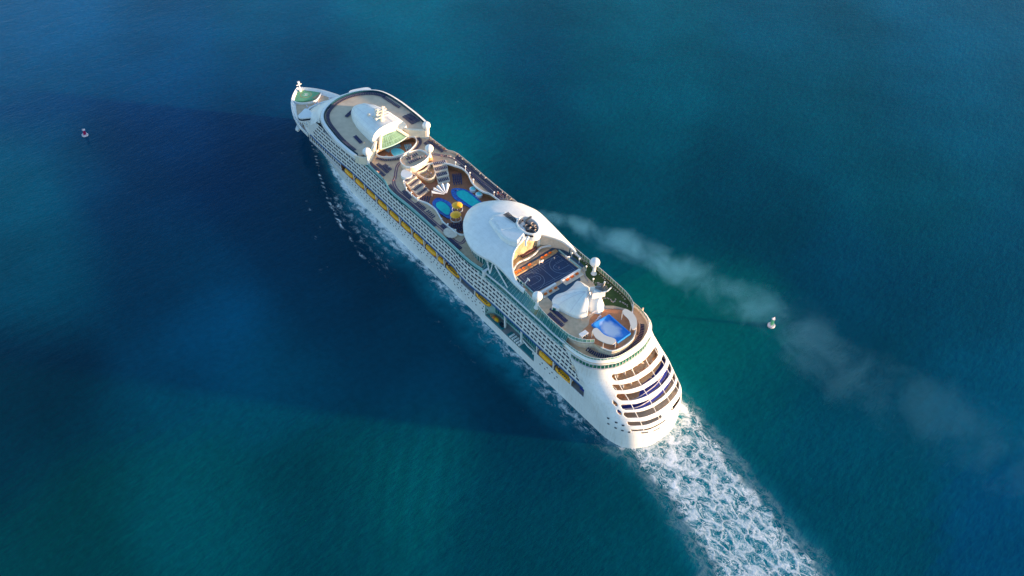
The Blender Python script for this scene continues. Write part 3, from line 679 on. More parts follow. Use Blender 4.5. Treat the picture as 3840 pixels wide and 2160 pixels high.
PBI = smoothp([(168.0, 7.4), (167.6, 4.7), (164, 3.8), (160, 4.4), (157, 6.6), (156.6, 8.8), (161.4, 9.4), (165.6, 9.2)], 4)
pool('main_pool', PA, PAI, 34.95, 0.5); pool('main_pool', PB_, PBI, 34.95, 0.5)
JP = smoothp([(222.4, 1.4), (223.2, -1.4), (221, -3.9), (217.2, -4.9), (214.6, -4.2), (213.9, 0), (214.8, 3.0), (218.6, 3.0)], 4)
JPI = [(219+(x-219)*0.86, -0.8+(y+0.8)*0.86) for x, y in JP]
pool('solarium_pool', JP, JPI, 34.97, 0.45, JACW, ORNG)
for x, y in ((164.5, -14.2), (158.9, -14.0)):
    a = MB(); a.lathe([(1.9, 0), (2.0, 1.6), (1.5, 1.7)], (x, y, 34.95)); p = a.build('hot_tub', WHITE, ship)
    a = MB(); a.lathe([(1.35, 1.7), (1.35, 1.76)], (x, y, 34.95)); a.build('water', JACW, p)
MB().lathe([(2.9, 0), (3.3, 0.5), (3.1, 0.9), (2.6, 0.8)], (141.5, 17.1, DK), sx=1.3).build('planter', CREAM, ship)
# fan-shaped stage canopy
mb = MB(); ap = (168.6, 0.4)
for k in range(5):
    a0 = math.radians(-52+k*21)+0.05; a1 = math.radians(-52+k*21+17)+0.05
    P = [(ap[0]+1.2*math.cos(a0), ap[1]+1.2*math.sin(a0), 37.2), (ap[0]+7.6*math.cos(a0), ap[1]+7.6*math.sin(a0), 38.0), (ap[0]+7.9*math.cos((a0+a1)/2), ap[1]+7.9*math.sin((a0+a1)/2), 38.9), (ap[0]+7.6*math.cos(a1), ap[1]+7.6*math.sin(a1), 38.2), (ap[0]+1.2*math.cos(a1), ap[1]+1.2*math.sin(a1), 37.3)]
    mb.add(P, [(0, 1, 2), (0, 2, 4), (2, 3, 4)])
    mb.tube([(P[2][0], P[2][1], 34.95), P[2]], 0.12, 6)
o = mb.build('fan_canopy', WHITE, ship, fix=False)
# raised lounger terraces
def quadlerp(Q, u, v): return tuple((Q[0][i]*(1-u)+Q[1][i]*u)*(1-v)+(Q[3][i]*(1-u)+Q[2][i]*u)*v for i in (0, 1))
TER = []
for Q in ([(194.5, -8.4), (192.0, -16.2), (178.0, -8.6), (179.6, -2.2)], [(193.0, 4.9), (191.0, 12.6), (176.6, 12.4), (178.6, 4.4)]):
    mb = MB()
    for k in range(4):
        v0, v1 = k/4, (k+1)/4-0.02; z = 38.5-0.85*k
        p = [quadlerp(Q, 0, v0), quadlerp(Q, 1, v0), quadlerp(Q, 1, v1), quadlerp(Q, 0, v1)]
        mb.prism(p, 34.95, z, 0); TER.append((p, z))
    mb.build('lounger_terrace', CREAM, ship)
mb = MB(); mb.prism(smoothp([(196.4, 4.5), (197.4, -2), (195.4, -8), (190, -7.4), (186.6, -5.6), (184.1, -1.9), (185.2, 1.4), (189, 2.6), (193, 3.6)], 4), 34.95, 36.4); p = mb.build('bar_island', GOLD, ship)
mb = MB(); mb.wall(smoothp([(190, -7.0), (186.9, -5.6), (184.3, -1.9), (185.5, 1.2), (189, 2.4), (193, 3.2)], 5, False), 36.4, 37.7, -0.6); mb.build('counter', CREAM, p)
mb = MB(); mb.wall(smoothp([(195, 5.5), (192.6, 1.6), (192.4, -3), (195, -8.6)], 5, False), 36.4, 38.2, 0.7); mb.build('back_counter', CREAM, p)
UB = smoothp([(204.6, 5.4), (206.4, -1), (205.2, -6.6), (202, -8.6), (197.4, -8.2), (195.2, -4.4), (194.4, 0), (194.6, 4.2), (198.4, 7.0)], 4)
mb = MB(); mb.prism(UB, DK, 41.2, 0); p = mb.build('upper_bar', CREAM, ship)
mb = MB(); mb.prism([(x*0.98+200*0.02, y*0.93-0.5*0.07) for x, y in UB], 41.2, 41.24); mb.build('bar_floor', TAN, p)
mb = MB(); mb.wall(UB, 41.2, 42.1, 0.25, closed=True); mb.build('bar_rail', WHITE, p)
mb = MB(); mb.prism(smoothp([(197.6, 9.2), (197.6, 7.4), (192.7, 6.0), (190.3, 8.2), (191.4, 11.3), (195, 11.6)], 4), DK, 39.7); mb.build('bar_roof', WHITE, ship)
mb = MB(); mb.lathe([(2.0, 0), (2.0, 2.4), (1.4, 2.6)], (198.4, -9.2, DK)); mb.build('radome_base', GOLD, ship)

# ---- forward block: deck, rim, sweeping white front
FD = smoothp([(221.5, 22.3), (229, 22.9), (240, 23.0), (250, 22.0), (259, 20.6), (266.3, 17.6), (271.6, 12.6), (275.4, 5), (276.4, -2), (275.4, -9), (272.6, -15), (268, -20), (261, -22.8), (250, -24.2), (240, -24.5), (231, -24.5), (222.5, -24)], 4, False)
AFT = [(219, -19.5), (222.5, -15.4), (226.4, -11.6), (226.0, 7.5), (221.3, 19.0)]
mb = MB(); mb.prism(FD+AFT, 40.6, 41.5); mb.build('sun_deck', mat('sun_deck_tan', (0.62, 0.49, 0.36), 0.7, var=0.12, vscale=0.3), ship)
mb = MB(); mb.prism([(227, 20.5), (227, -21.5), (270, -16), (274, 0), (270, 14), (260, 18)], 34.9, 40.7); mb.build('forward_core', GREY, ship)
O1 = offset(FD, 1.0); 
def scaleX(P, dx, dy, z):   # push a forward outline out: dx at the nose, dy at the sides
    out = []
    for x, y in P:
        t = max(0, min(1, (x-232)/44)); out.append((x+dx*t**1.4, (y+0.8)*(1+dy/23*(1 if True else 0))-0.8, z))
    return out
mb = MB()
mb.strip(scaleX(FD, 0.2, 0.1, 41.5), scaleX(FD, 0.4, 0.2, 42.5)); mb.strip(scaleX(FD, 0.4, 0.2, 42.5), scaleX(FD, 2.0, 1.5, 42.2)); mb.strip(scaleX(FD, 2.0, 1.5, 42.2), scaleX(FD, 4.4, 1.7, 40.0))
mb.build('sun_deck_rim', WHITE, ship, smooth=True, angle=30)
mb = MB(); mb.strip(scaleX(FD, 4.3, 1.6, 40.0), scaleX(FD, 4.3, 1.5, 39.4)); mb.build('forward_window_band', DARK, ship)
mb = MB(); mb.wall([(x, y) for x, y in offset(FD, -0.4)], 41.5, 43.2, 0.1); mb.build('sun_deck_windscreen', mat('windscreen', (0.012, 0.06, 0.10), 0.1), ship)
def nosering(Xn, z, yp=20.9, ys=21.6, n=3.0, x0=262):
    out = []
    for k in range(41):
        t = PI/2-PI*k/40; c_, s_ = math.cos(t), math.sin(t)
        out.append((x0+(Xn-x0)*abs(c_)**(2/n), (yp if s_ > 0 else ys)*math.copysign(abs(s_)**(2/n), s_)-0.0, z))
    return out
top = [(p[0], p[1], 39.4) for p in scaleX(FD, 4.4, 1.5, 39.4) if p[0] > 250]
mb = MB()
RG_ = 0
RG = [nosering(282.5, 38.6, 22.4, 24.0, 2.6, 250), nosering(285.5, 37.6, 21.8, 23.0, 2.6, 250), nosering(288.5, 35.6, 21.2, 22.2, 2.7, 254), nosering(293, 32, 21.0, 21.8, 2.8, 258), nosering(298.5, 28), nosering(304, 24), nosering(309, 20), nosering(311.5, 16.5), nosering(311.5, 14.5)]
def keep(r): return [i for i, p in enumerate(r) if p[1] < 0 or p[0] > (xend(p[2])-2.5 if p[2] < 35.7 else 0)]
for a, b in zip(RG, RG[1:]):
    i0 = max(min(keep(a)), min(keep(b))); mb.strip(a[i0:], b[i0:])
cl_a = []; cl_b = []
for r_ in RG[2:]:
    i0 = min(keep(r_)); p = r_[i0]; e_ = xend(max(19.3, min(35.6, p[2]))); cl_a.append((e_, fy(e_), p[2])); cl_b.append(r_[i0+1])
mb.strip(cl_a, cl_b)
f0 = nosering(280.2, 39.45, 24.4, 26.0, 2.3, 246); mb.strip(f0, RG[0])
sidep = [(x, interp(x, [222, 250], [23.6, 24.4])) for x in range(222, 252, 4)]
mb.strip([(x, y-0.2, 39.6) for x, y in sidep], [(x, 22.0, 38.0) for x, y in sidep]); mb.strip([(x, -y-1.4, 39.6) for x, y in sidep], [(x, -22.4, 35.5) for x, y in sidep])
mb.strip([(x, 21.3, 36.3) for x in (222, 240, 256, 270)], [(x, fy(x), 35.6) for x in (222, 240, 256, 270)])
mb.build('forward_superstructure', WHITE, ship, smooth=True, angle=60)
mb = MB(); mb.strip([(x, 22.0, 38.0) for x in (222, 240, 254, 262)], [(x, 21.3, 36.3) for x in (222, 240, 254, 262)]); mb.build('side_glass', TEAL, ship, fix=False)
for Xn, z, h_ in ((303.0, 24.9, 1.0), (307.6, 21.2, 1.0)):
    a = nosering(Xn+0.25, z); b = nosering(Xn-1.2, z+h_)
    MB().strip(a[12:29], b[12:29]).build('lounge_window_band', DARK, ship, fix=False)
# bridge wings
for s_, ye in ((1, 22.8), (-1, -26.8)):
    mb = MB(); y0 = 15*s_
    pl = smoothp([(296, y0), (294.5, ye-3.5*s_), (292.4, ye), (289.6, ye+0.4*s_), (287.8, ye-1.5*s_), (286, y0)], 4)
    mb.prism(pl, 27.2, 30.4); mb.build('bridge_wing', WHITE, ship)
    mb = MB(); mb.wall(offset(pl, 0.06 if area(pl) < 0 else -0.06), 28.6, 29.7, 0.05, closed=True); mb.build('bridge_window', DARK, ship)
mb = MB(); mb.prism([(308.5, 17.9), (304.2, 21.6), (301.6, 21.2), (303.5, 17.9)], 12.6, 13.8); mb.build('mooring_platform', WHITE, ship)
mb = MB(); mb.box((292, 18.6, 22.6), (3.2, 3.2, 1.0)); mb.box((291.6, 20.1, 24), (3.6, 0.5, 0.9), 0, 0); 
mb.build('forward_house', WHITE, ship)
mb = MB(); P = smoothp([(302, 17.2), (307.6, 13), (310.6, 6.4), (311.2, -0.4), (310.4, -7), (307, -13)], 5, False); mb.wall(P, 15.2, 19.6, 0.8); mb.build('breakwater', WHITE, ship)
mb = MB(); mb.wall(offset(P, -0.05), 16.8, 18.8, -0.05); mb.build('breakwater_window', DARK, ship)

# forward dome, mast, atrium glass
mb = MB(); rings = []
for x, w_, h_ in ((262.4, 0.6, 0.8), (261.4, 3.2, 2.6), (258, 6.0, 4.6), (252, 8.6, 6.2), (245, 10.2, 7.4), (238, 11.0, 8.0), (231, 11.4, 8.3), (226.2, 11.4, 8.4)):
    cy = -1.4-(262-x)*0.012; rings.append([(x, cy-w_*math.copysign(abs(math.cos(t))**0.8, math.cos(t)), 41.5+h_*math.sin(t)**0.75) for t in [PI*k/18 for k in range(19)]])
mb.loft(rings, closed=False, caps=False); mb.add(rings[-1], [tuple(range(19))]); mb.build('forward_dome', ROOFW, ship, smooth=True, angle=50)
mb = MB()
for k in range(7): mb.tube([(x, y, z+0.02) for x, y, z in [r[2+k*2+(1 if k > 3 else 0)] for r in rings[2:]]], 0.07, 4)
mb.build('dome_seam', LILAC, ship)
mb = MB(); apx = (232.0, -1.0, 50.2)
for p in ((221.6, 8.2, 39.4), (222.4, -11.2, 39.4)):
    mb.tube([apx, p], [0.9, 0.9], 6)
mb.wall([(226.2, 8), (222.6, 12.2), (220.2, 15.4), (216.8, 19.6)], DK, 43.0, 1.3); mb.wall([(216.8, -20), (220.6, -16.6), (223.6, -13.6), (226.4, -11.8)], DK, 43.0, 1.3)
mb.wall([(216.8, 19.6), (219.5, 22.4), (222.4, 23.2)], DK, 42.6, 0.8); mb.wall([(222.4, -24), (219.5, -23), (216.8, -20)], DK, 42.6, 0.8)
mb.build('dome_arm', mat('warm_white', (0.82, 0.74, 0.60), 0.45, var=0.08), ship)
mb = MB(); A = Vector((231.6, -1.0, 49.0)); Bp = Vector((221.8, 7.2, 39.2)); Cp = Vector((222.4, -10.2, 39.2)); Mp = Vector((219.8, -1.4, 38.9))
arc = [Bp*(1-t)**2+Mp*2*t*(1-t)+Cp*t*t for t in [k/10 for k in range(11)]]
mb.add([A]+arc, [(0, k+1, k+2) for k in range(10)]); g = mb.build('atrium_roof_glass', TEAL2, ship, fix=False)
mb = MB()
for p in arc: mb.tube([A, p], 0.07, 4)
for t in (0.35, 0.6, 0.82): mb.tube([A.lerp(p, t) for p in arc], 0.07, 4)
mb.tube(arc, 0.35, 6)
mb.build('glazing_bar', TRIM, g)
mb = MB()
mb.tube([(234.5, -1, 47), (230.8, -1.2, 56), (229.6, -1.4, 59.5)], [1.7, 1.1, 0.6], 8); mb.tube([(238, -1.4, 48), (232, -1.4, 55)], 0.8, 8)
for z, l in ((52, 4.2), (54.5, 3.4), (57, 2.6)): mb.box((231.2-(z-54)*0.3, -1.2, z), (1.0, l*2, 0.45)); mb.lathe([(0.7, 0), (0.8, 0.5), (0.3, 1.0)], (231.2, -1.2+l, z))
mb.box((233.4, 1.6, 52), (4.6, 0.5, 0.7), 0.7); mb.box((229.4, -1.4, 59.2), (0.8, 2.2, 0.6))
mb.tube([(237, 2.2, 48.6), (234, 0, 54)], 0.22, 5); mb.tube([(237, -4.2, 48.6), (234, -2, 54)], 0.22, 5); mb.box((239.5, -3, 50), (2.2, 2.4, 2.2)); mb.box((243, -4.2, 49.4), (1.5, 1.5, 1.2)); mb.box((241, 2, 49.6), (1.2, 1.2, 1.4))
mb.build('radar_mast', mat('mast_cream', (0.74, 0.68, 0.58), 0.45, var=0.1), ship)

# radomes
for x, y, z, r, f in ((216.2, 19.2, 46.2, 2.35, DK), (216.2, -20.2, 46.2, 2.35, DK), (197.6, -9.3, 46.0, 2.35, 40.2), (72.9, 17.4, 48.4, 2.4, 41), (73.0, -17.9, 48.4, 2.4, 41)):
    mb = MB(); mb.lathe([(0.95 if z < 47 else 1.5, f-z), (0.75, f-z+1.8), (0.75, -r*0.9), (1.2, -r*0.8)], (x, y, z), 16); p = mb.build('radome_pedestal', WHITE, ship, smooth=True, angle=40)
    mb = MB(); mb.lathe([(max(0.02, r*math.cos(t)), r*math.sin(t)) for t in [-PI/2+PI*k/16 for k in range(17)]], (x, y, z), 28); mb.build('radome', WHITE, p, smooth=True)

# ---- midship crown dome
CP = [(143.6, 3.4), (139.9, 9.2), (135.9, 13.0), (130, 16.6), (122.8, 19.2), (117, 20), (111.7, 19.2), (106, 17.6), (100.1, 17.0), (94.6, 17.2), (89.3, 17.2), (83.5, 16.6)]
CA = [(83.7, 15.8), (88.6, 16.2), (93.0, 15.0), (97.0, 12.8), (100.6, 9.4), (102.8, 5.4), (104.4, 0.6), (104.9, -3.9), (104.6, -7.4), (103.2, -9.2), (100.6, -11.8), (97.6, -14.8), (94.2, -17.2), (88, -19.2)]
CS = [(88, -20.2), (93, -20.9), (101, -21.3), (110, -22.0), (118, -22.8), (124, -22.2), (133.1, -18.8), (140.2, -12), (144.2, -4)]
OUT = smoothp(CS+CP, 4, False); ARC = smoothp(CA, 4, False)
BD = OUT+ARC
def dist_poly(p, P):
    m = 1e9
    for a, b in zip(P, P[1:]):
        dx, dy = b[0]-a[0], b[1]-a[1]; t = max(0, min(1, ((p[0]-a[0])*dx+(p[1]-a[1])*dy)/(dx*dx+dy*dy+1e-9)))
        m = min(m, math.hypot(p[0]-a[0]-t*dx, p[1]-a[1]-t*dy))
    return m
def crownz(p):
    d = dist_poly(p, OUT); z = 45.4+6.0*(1-math.exp(-d/6.5))
    return z-interp(p[0], [84, 92, 100, 108], [3.2, 1.8, 0.7, 0])
pts = [Vector(p) for p in BD]; nb = len(pts)
x = 83
while x < 146:
    y = -23
    while y < 21:
        if inside((x, y), BD) and dist_poly((x, y), BD+[BD[0]]) > 0.7: pts.append(Vector((x, y)))
        y += 1.25
    x += 1.25
r_ = delaunay_2d_cdt(pts, [], [list(range(nb))], 1, 1e-4)
mb = MB(); mb.add([(v.x, v.y, crownz((v.x, v.y))) for v in r_[0]], [tuple(f) for f in r_[2]])
mb.strip([(x, y, crownz((x, y))) for x, y in BD], [(x+(0.8 if 0 else 0), y, crownz((x, y))-1.3) for x, y in BD], 0, True)
mb.build('crown_dome', ROOFW, ship, smooth=True, angle=40)
mb = MB(); inn = [(118+(x-118)*0.93, -1+(y+1)*0.9) for x, y in OUT]
mb.strip([(x, y, DK) for x, y in inn], [(x, y, 44.6) for x, y in inn]); mb.build('crown_lounge_window', TEAL, ship, fix=False)
mb = MB()
for x, y, h in along(inn, 2.0): mb.box((x, y, 41.4), (0.25, 0.3, 7.0), h)
mb.wall(inn, 42.8, 43.3, -0.3); mb.build('crown_mullion', WHITE, ship)
mb = MB(); arcin = [(x+1.2, y) for x, y in ARC]; mb.strip([(x, y, 40.6) for x, y in arcin], [(x, y, crownz((x, y))-1.2) for x, y in arcin]); mb.build('arch_wall', CREAM, ship, fix=False)
mb = MB(); mb.tube([(x, y, crownz((x, y))-0.1) for x, y in ARC], 0.45, 6); mb.build('arch_trim', WHITE, ship)
# raised crown housing
H1 = [(124.6, 5.0), (126.4, 1.4), (125, -4.6), (119, -6.8), (112, -7.2), (105.6, -2.5), (103.6, 2.0), (102.8, 5.0), (106, 7.0), (111.2, 7.8), (117, 6.9), (121.5, 5.9)]
cH = (112.5, 0.5)
mb = MB(); mb.loft([[(cH[0]+(x-cH[0])*1.05, cH[1]+(y-cH[1])*1.05, 50.2) for x, y in H1], [(x, y, 51.6+max(0, (122-x))*0.05) for x, y in H1], [(cH[0]+(x-cH[0])*0.9, cH[1]+(y-cH[1])*0.88, 52.3+max(0, (122-x))*0.05) for x, y in H1]]); mb.build('funnel_housing', ROOFW, ship)
mb = MB(); mb.add([(121.5, 3.6, 52.75), (113.5, -2.4, 53.2), (111.5, -1.0, 53.25), (114.5, 5.6, 53.0), (121.5, 3.6, 52.3), (113.5, -2.4, 52.3), (111.5, -1.0, 52.3), (114.5, 5.6, 52.3)], [(0, 1, 2, 3), (0, 1, 5, 4), (1, 2, 6, 5), (2, 3, 7, 6), (3, 0, 4, 7)]); mb.build('housing_panel', ROOFW, ship)
mb = MB()
for k in range(12): mb.box((122.4-k*0.72, -3.6, 52.95+k*0.03), (0.28, 3.2-0.08*k, 0.35))
mb.each('louvre', DARK, ship)
# funnel
fc = (108.6, -6.2); frz = math.radians(4)
mb = MB(); n = 36; rings = []
for sc, z in ((1.16, 50.0), (1.08, 52.2), (1.0, 53.6), (0.98, 53.9), (0.90, 53.8), (0.86, 52.0), (0.84, 50.4)):
    rings.append([(fc[0]+6.7*sc*math.cos(t), fc[1]+4.6*sc*math.sin(t), z+1.1*math.cos(t)*0.6) for t in [2*PI*k/n for k in range(n)]])
mb.loft(rings, caps=False); f_ = mb.build('funnel', WHITE, ship, smooth=True, angle=40)
mb = MB(); mb.lathe([(0.83, 0), (0.83, 0.2)], (fc[0], fc[1], 50.9), 30, sx=6.7, sy=4.6); mb.build('funnel_floor', SOOT, f_)
for k, (dx, dy, h_, r0) in enumerate(((5.2, 1.6, 5.6, 0.75), (3.6, -1.4, 6.6, 0.6), (1.2, 1.4, 3.6, 0.9), (0.6, -1.6, 3.8, 0.9), (-2.0, 0.9, 3.6, 0.9), (-2.6, -1.5, 4.0, 0.8), (-4.8, -0.2, 3.2, 0.7))):
    mb = MB(); x, y = fc[0]+dx*0.8, fc[1]+dy; h_ *= 0.8; tip = (x-1.4, y-0.4*(1 if k != 1 else 4), 50.9+h_)
    mb.tube([(x, y, 51.0), (x, y, 50.9+h_*0.6), tip], r0, 10, 0); mb.lathe([(r0*0.8, 0), (r0*0.8, 0.1)], (tip[0]-0.1, tip[1], tip[2]+0.05), 10, 1); mb.build('exhaust_pipe', [SOOT, BLACK], f_)
mb = MB(); A_ = [(fc[0]+6.7*1.12*math.cos(t), fc[1]+4.6*1.12*math.sin(t)) for t in [1.5+0.12*k for k in range(11)]]
mb.strip([(x, y, 51.6) for x, y in A_], [(x, y-0.1, 52.7) for x, y in A_]); mb.build('funnel_grille', BLACK, f_)
mb = MB(); mb.tube([(fc[0]-6.0, 1.4-3, 52.8), (101.2, 1.2, 52.2), (99.4, 2.6, 51.4)], [0.7, 0.6, 0.4], 6); mb.build('funnel_fin', WHITE, f_)
# rock climbing wall under the arch
mb = MB(); rk = []
for z in [40.6+k*0.75 for k in range(13)]: rk.append([(103.2+0.9*noise.noise((y*0.35, z*0.3, 2))+(z-40)*0.12, y, z) for y in [7-k*0.85 for k in range(20)]])
mb.loft(rk, closed=False, caps=False); mb.strip(rk[-1], [(109, y, z) for x, y, z in rk[-1]]); mb.build('climbing_wall', ROCK, ship, smooth=True)
MB().box((104.4, -9.0, 45.5), (2.0, 1.5, 9.5)).build('wall_pillar', WHITE, ship)

# ---- aft upper platform
AP = smoothp([(112, 16.4), (104, 14.9), (95, 14.0), (88, 15.4), (80, 16.6), (71, 17.6), (62, 18.3), (54, 18.2), (49.8, 17.8), (46, 16.3), (43, 13.8), (41, 11.0)], 4, False)
AP2 = smoothp([(37, 10.8), (32.4, 8.4), (31, 3), (31.6, -3.6), (34.5, -8), (38.5, -11.4), (43, -14.6), (46, -17.6), (52, -19.8), (61, -20.6), (72, -21.1), (86, -21.2), (100, -21.6), (112, -21.8)], 4, False)
APZ = 40.6
mb = MB(); mb.prism(AP+AP2, 39.8, APZ); mb.build('sports_deck', TAN, ship)
mb = MB(); CC = [(x*0.985+70*0.015, y*0.95) for x, y in AP+AP2]; mb.strip([(x, y, 36.4) for x, y in CC], [(x, y, 39.8) for x, y in CC], 0, True); mb.build('platform_wall', CREAM, ship)
mb = MB(); mb.wall([p for p in AP if p[0] < 72], 39.7, 41.3, 0.5); mb.wall(AP2[:30], 39.7, 41.2, 0.4); mb.build('platform_rim', WHITE, ship)
def glassrail(name, P, z0, z1, step=1.6, gm=None, slope=0.0):
    mb = MB(); mb.strip([(x, y, z0) for x, y in P], [(x, y-slope, z1) for x, y in P]); g = mb.build(name, gm or TRIM, ship, fix=False)
    mb = MB()
    for x, y, h in along(P, step): mb.box((x, y-slope/2+0.04, (z0+z1)/2), (0.13, 0.16, z1-z0), h)
    mb.wall([(x, y-slope) for x, y in P], z1-0.06, z1+0.1, 0.16); mb.build('rail_post', WHITE, g); return g
GR = mat('rail_glass', (0.20, 0.40, 0.34), 0.12, var=0.2)
glassrail('sports_deck_rail', [p for p in AP if p[0] < 86], 41.2, 42.9, 1.7, GR)
SB = [p for p in AP2 if p[0] > 43]
glassrail('sports_deck_screen', SB, 40.6, 43.2, 1.7, TEAL2)
# sloping port glazing
GP = [(x, y) for x, y in AP if x > 50]; x_ = [p[0] for p in GP]
def low(x, y): return min(20.4, max(y+1.4, interp(x, [50, 60, 80, 95, 104, 112], [19.0, 19.5, 19.6, 19.4, 19.9, 20.4])))
L1 = [(x, low(x, y)) for x, y in GP]
mb = MB(); mb.strip([(x, y, 37.8) for x, y in L1], [(x, y, 41.2) for x, y in GP]); g = mb.build('sloping_glazing', TEAL, ship, fix=False)
mb = MB()
for (x, y), (u, v) in zip(L1[::1], GP[::1]): mb.tube([(x, y+0.05, 37.8), (u, v+0.05, 41.25)], 0.09, 4)
mb.build('glazing_bar', TRIM, g)
mb = MB(); mb.wall(L1, 37.3, 38.0, -0.5); mb.build('glazing_sill', WHITE, ship)
L2 = [(x, min(20.9, fy(x)-0.2 if x > 52 else 19.6)) for x, y in GP]
mb = MB(); mb.strip([(x, y+0.5, 35.7) for x, y in L2], [(x, y+0.2, 37.3) for x, y in L1]); g = mb.build('lower_glazing', TEAL, ship, fix=False)
mb = MB()
for (x, y), (u, v) in zip(L2[::2], L1[::2]): mb.box((x, y+0.55, 36.5), (0.12, 0.2, 1.5))
mb.wall([(x, y+0.75) for x, y in L2], 35.5, 35.9, -0.4); mb.build('glazing_bar', TRIM, g)
mb = MB(); mb.box((108.4, 20.8, 37), (1.4, 1.6, 4)); mb.box((108.4, 19.6, 39.2), (1.2, 4, 0.3)); mb.build('cleaning_gantry', WHITE, ship)
mb = MB()
for a, b in (((112, 17, 44.6), (106, 19.2, 38)), ((108, 15.2, 44.4), (106, 19.2, 38)), ((112, 17, 44.6), (108.6, 14.6, 44.6)), ((104, 17.6, 44), (93, 18.4, 38))): mb.tube([a, b], 0.35, 6)
mb.each('dome_strut', WHITE, ship)
# court
CTQ = [(94.6, 12.2), (95.1, -14.4), (79.3, -14.6), (80.9, 12.5)]
def cq(u, v): return quadlerp(CTQ, u, v)      # u across the ship 0 port..1 starboard, v fore..aft
mb = MB(); mb.prism(CTQ, APZ, APZ+0.02); ct = mb.build('sports_court', COURT, ship)
mb = MB()
def cl(pts, wd=0.16):
    P = [cq(*p) for p in pts]; a = offset(P, -wd/2); b = offset(P, wd/2); mb.strip([(x, y, APZ+0.026) for x, y in a], [(x, y, APZ+0.026) for x, y in b])
cl([(0.06, 0.08), (0.94, 0.08), (0.94, 0.92), (0.06, 0.92), (0.06, 0.08)]); cl([(0.5, 0.08), (0.5, 0.92)]); cl([(0.06, 0.16), (0.94, 0.16)], 0.1); cl([(0.06, 0.84), (0.94, 0.84)], 0.1)
for u0, s_ in ((0.06, 1), (0.94, -1)):
    cl([(u0, 0.36), (u0+s_*0.21, 0.36), (u0+s_*0.21, 0.64), (u0, 0.64)]); cl([(u0, 0.31), (u0+s_*0.17, 0.31)], 0.1)
    cl([(u0+s_*0.21+s_*0.065*math.cos(t), 0.5+0.13*math.sin(t)) for t in [-PI/2+PI*k/10 for k in range(11)]])
    cl([(u0+s_*0.05+s_*0.27*math.cos(t), 0.5+0.42*math.sin(t)) for t in [-PI/2+PI*k/18 for k in range(19)]])
for k in range(6): cl([(0.3+k*0.05, 0.08), (0.3+k*0.05, 0.3)], 0.1)
mb.build('court_line', LINE, ct)
mb = MB(); mb.prism([(96.9, 12.4), (97.4, -14.8), (95.3, -14.6), (94.9, 12.3)], APZ, APZ+0.5); mb.build('bench_platform', GOLD, ship)
mb = MB(); mb.prism([(98.6, 7), (99.4, -16.5), (97.4, -15.5), (96.9, 8)], APZ, APZ+0.03); mb.prism([(98.5, -12), (98.5, -17.5), (90, -19.6), (80, -19.2), (79.6, -16.5), (90, -16.4)], APZ, APZ+0.035); mb.prism([(77.4, 9), (78.4, -12.8), (74.2, -10.5), (70, -6), (70.5, 9.6)], APZ, APZ+0.03); mb.build('path_blue', mat('slate_blue_path', (0.035, 0.085, 0.15), 0.7, var=0.15), ship)
mb = MB(); mb.wall([(95.6, -15.2), (79.3, -15.2)], APZ, APZ+1.0, 0.3); mb.build('court_fence', TRIM, ship); mb = MB(); mb.wall([(94.9, 13.0), (81, 13.2)], APZ, APZ+1.2, 0.4); mb.build('court_fence', TRIM, ship)
for ya, yb in ((12.2, 1.2), (-2.2, -14.0)):
    mb = MB(); mb.box((78.6, (ya+yb)/2, APZ+0.75), (1.0, ya-yb, 1.5), 0.02); mb.box((76.9, (ya+yb)/2, APZ+0.2), (2.8, ya-yb-0.6, 0.4), 0.02, 1); mb.build('court_grandstand', [WHITE, CREAM], ship)
# curved mezzanine rail
MR = smoothp([(97.2, 11.8), (99.2, 8.6), (100.2, 5.6), (99.6, 1), (100, -3.9), (101.4, -8.1), (101.0, -10.8), (98.6, -16.2), (95.6, -18.4), (90, -19.2), (84, -19.2)], 5, False)
MD = smoothp([(98, 12.4), (100, 8.8), (101, 5.6), (100.4, 1), (100.8, -3.9), (102.2, -8.1), (101.8, -10.8), (99.4, -16.6), (96.4, -19)], 5, False)
mb = MB(); mb.prism(MD+[(112, -20), (112, 12)], 41.4, 41.6); mb.build('mezzanine_deck', mat('amber_tan_deck', (0.50, 0.35, 0.17), 0.7, var=0.2), ship)
mb = MB(); mb.wall(MR, 41.5, 42.4, 0.5); mb.build('mezzanine_rail', WHITE, ship)
mb = MB(); mb.box((103.2, -2.4, 42.2), (2.2, 9.6, 1.2), 0.02); mb.build('climbing_mat', mat('plum_mat', (0.10, 0.04, 0.05), 0.7, var=0.1), ship)
# mini golf turf and wood deck
mb = MB(); mb.prism(smoothp([(89.5, -18.4), (80, -18.0), (74.8, -14.4), (68.6, -13.6), (60.4, -10.8), (55.8, -7.4), (52.2, -11.0), (47.2, -14.2), (44.6, -15.2), (47.6, -18.0), (53, -19.5), (61, -20.2), (70.5, -20.7), (80, -20.8)], 4), APZ, APZ+0.04); mb.build('putting_green', TURF, ship)
mb = MB()
WD = smoothp([(53, 2.6), (53.4, -3), (50.8, -9.6), (45.4, -13.6), (40, -11.6), (35.4, -8), (32.6, -3), (32.0, 3), (33.4, 7.8), (38, 10.2), (43.6, 12.2), (48.4, 12.2), (49.8, 9.6), (50.6, 5.6)], 4)
mb.prism(WD, APZ, APZ+0.05); mb.build('wave_rider_deck', ORNG, ship)
mb = MB()
def pebbles(P, step=0.9, r=0.35, z=APZ):
    for x, y, h in along(smoothp(P, 4, False), step): 
        rr = r*random.uniform(0.7, 1.3); mb.lathe([(rr, 0), (rr*0.8, rr*0.7), (rr*0.2, rr)], (x+random.uniform(-.2, .2), y+random.uniform(-.2, .2), z), 6)
pebbles([(84, -15.9), (77.6, -15.6), (74.6, -13.8), (70, -12.2)]); pebbles([(68.6, -12.8), (67, -16.0), (62.6, -14.2)]); pebbles([(88, -19.9), (70, -19.6), (60, -18.8), (51, -18.2)], 1.4)
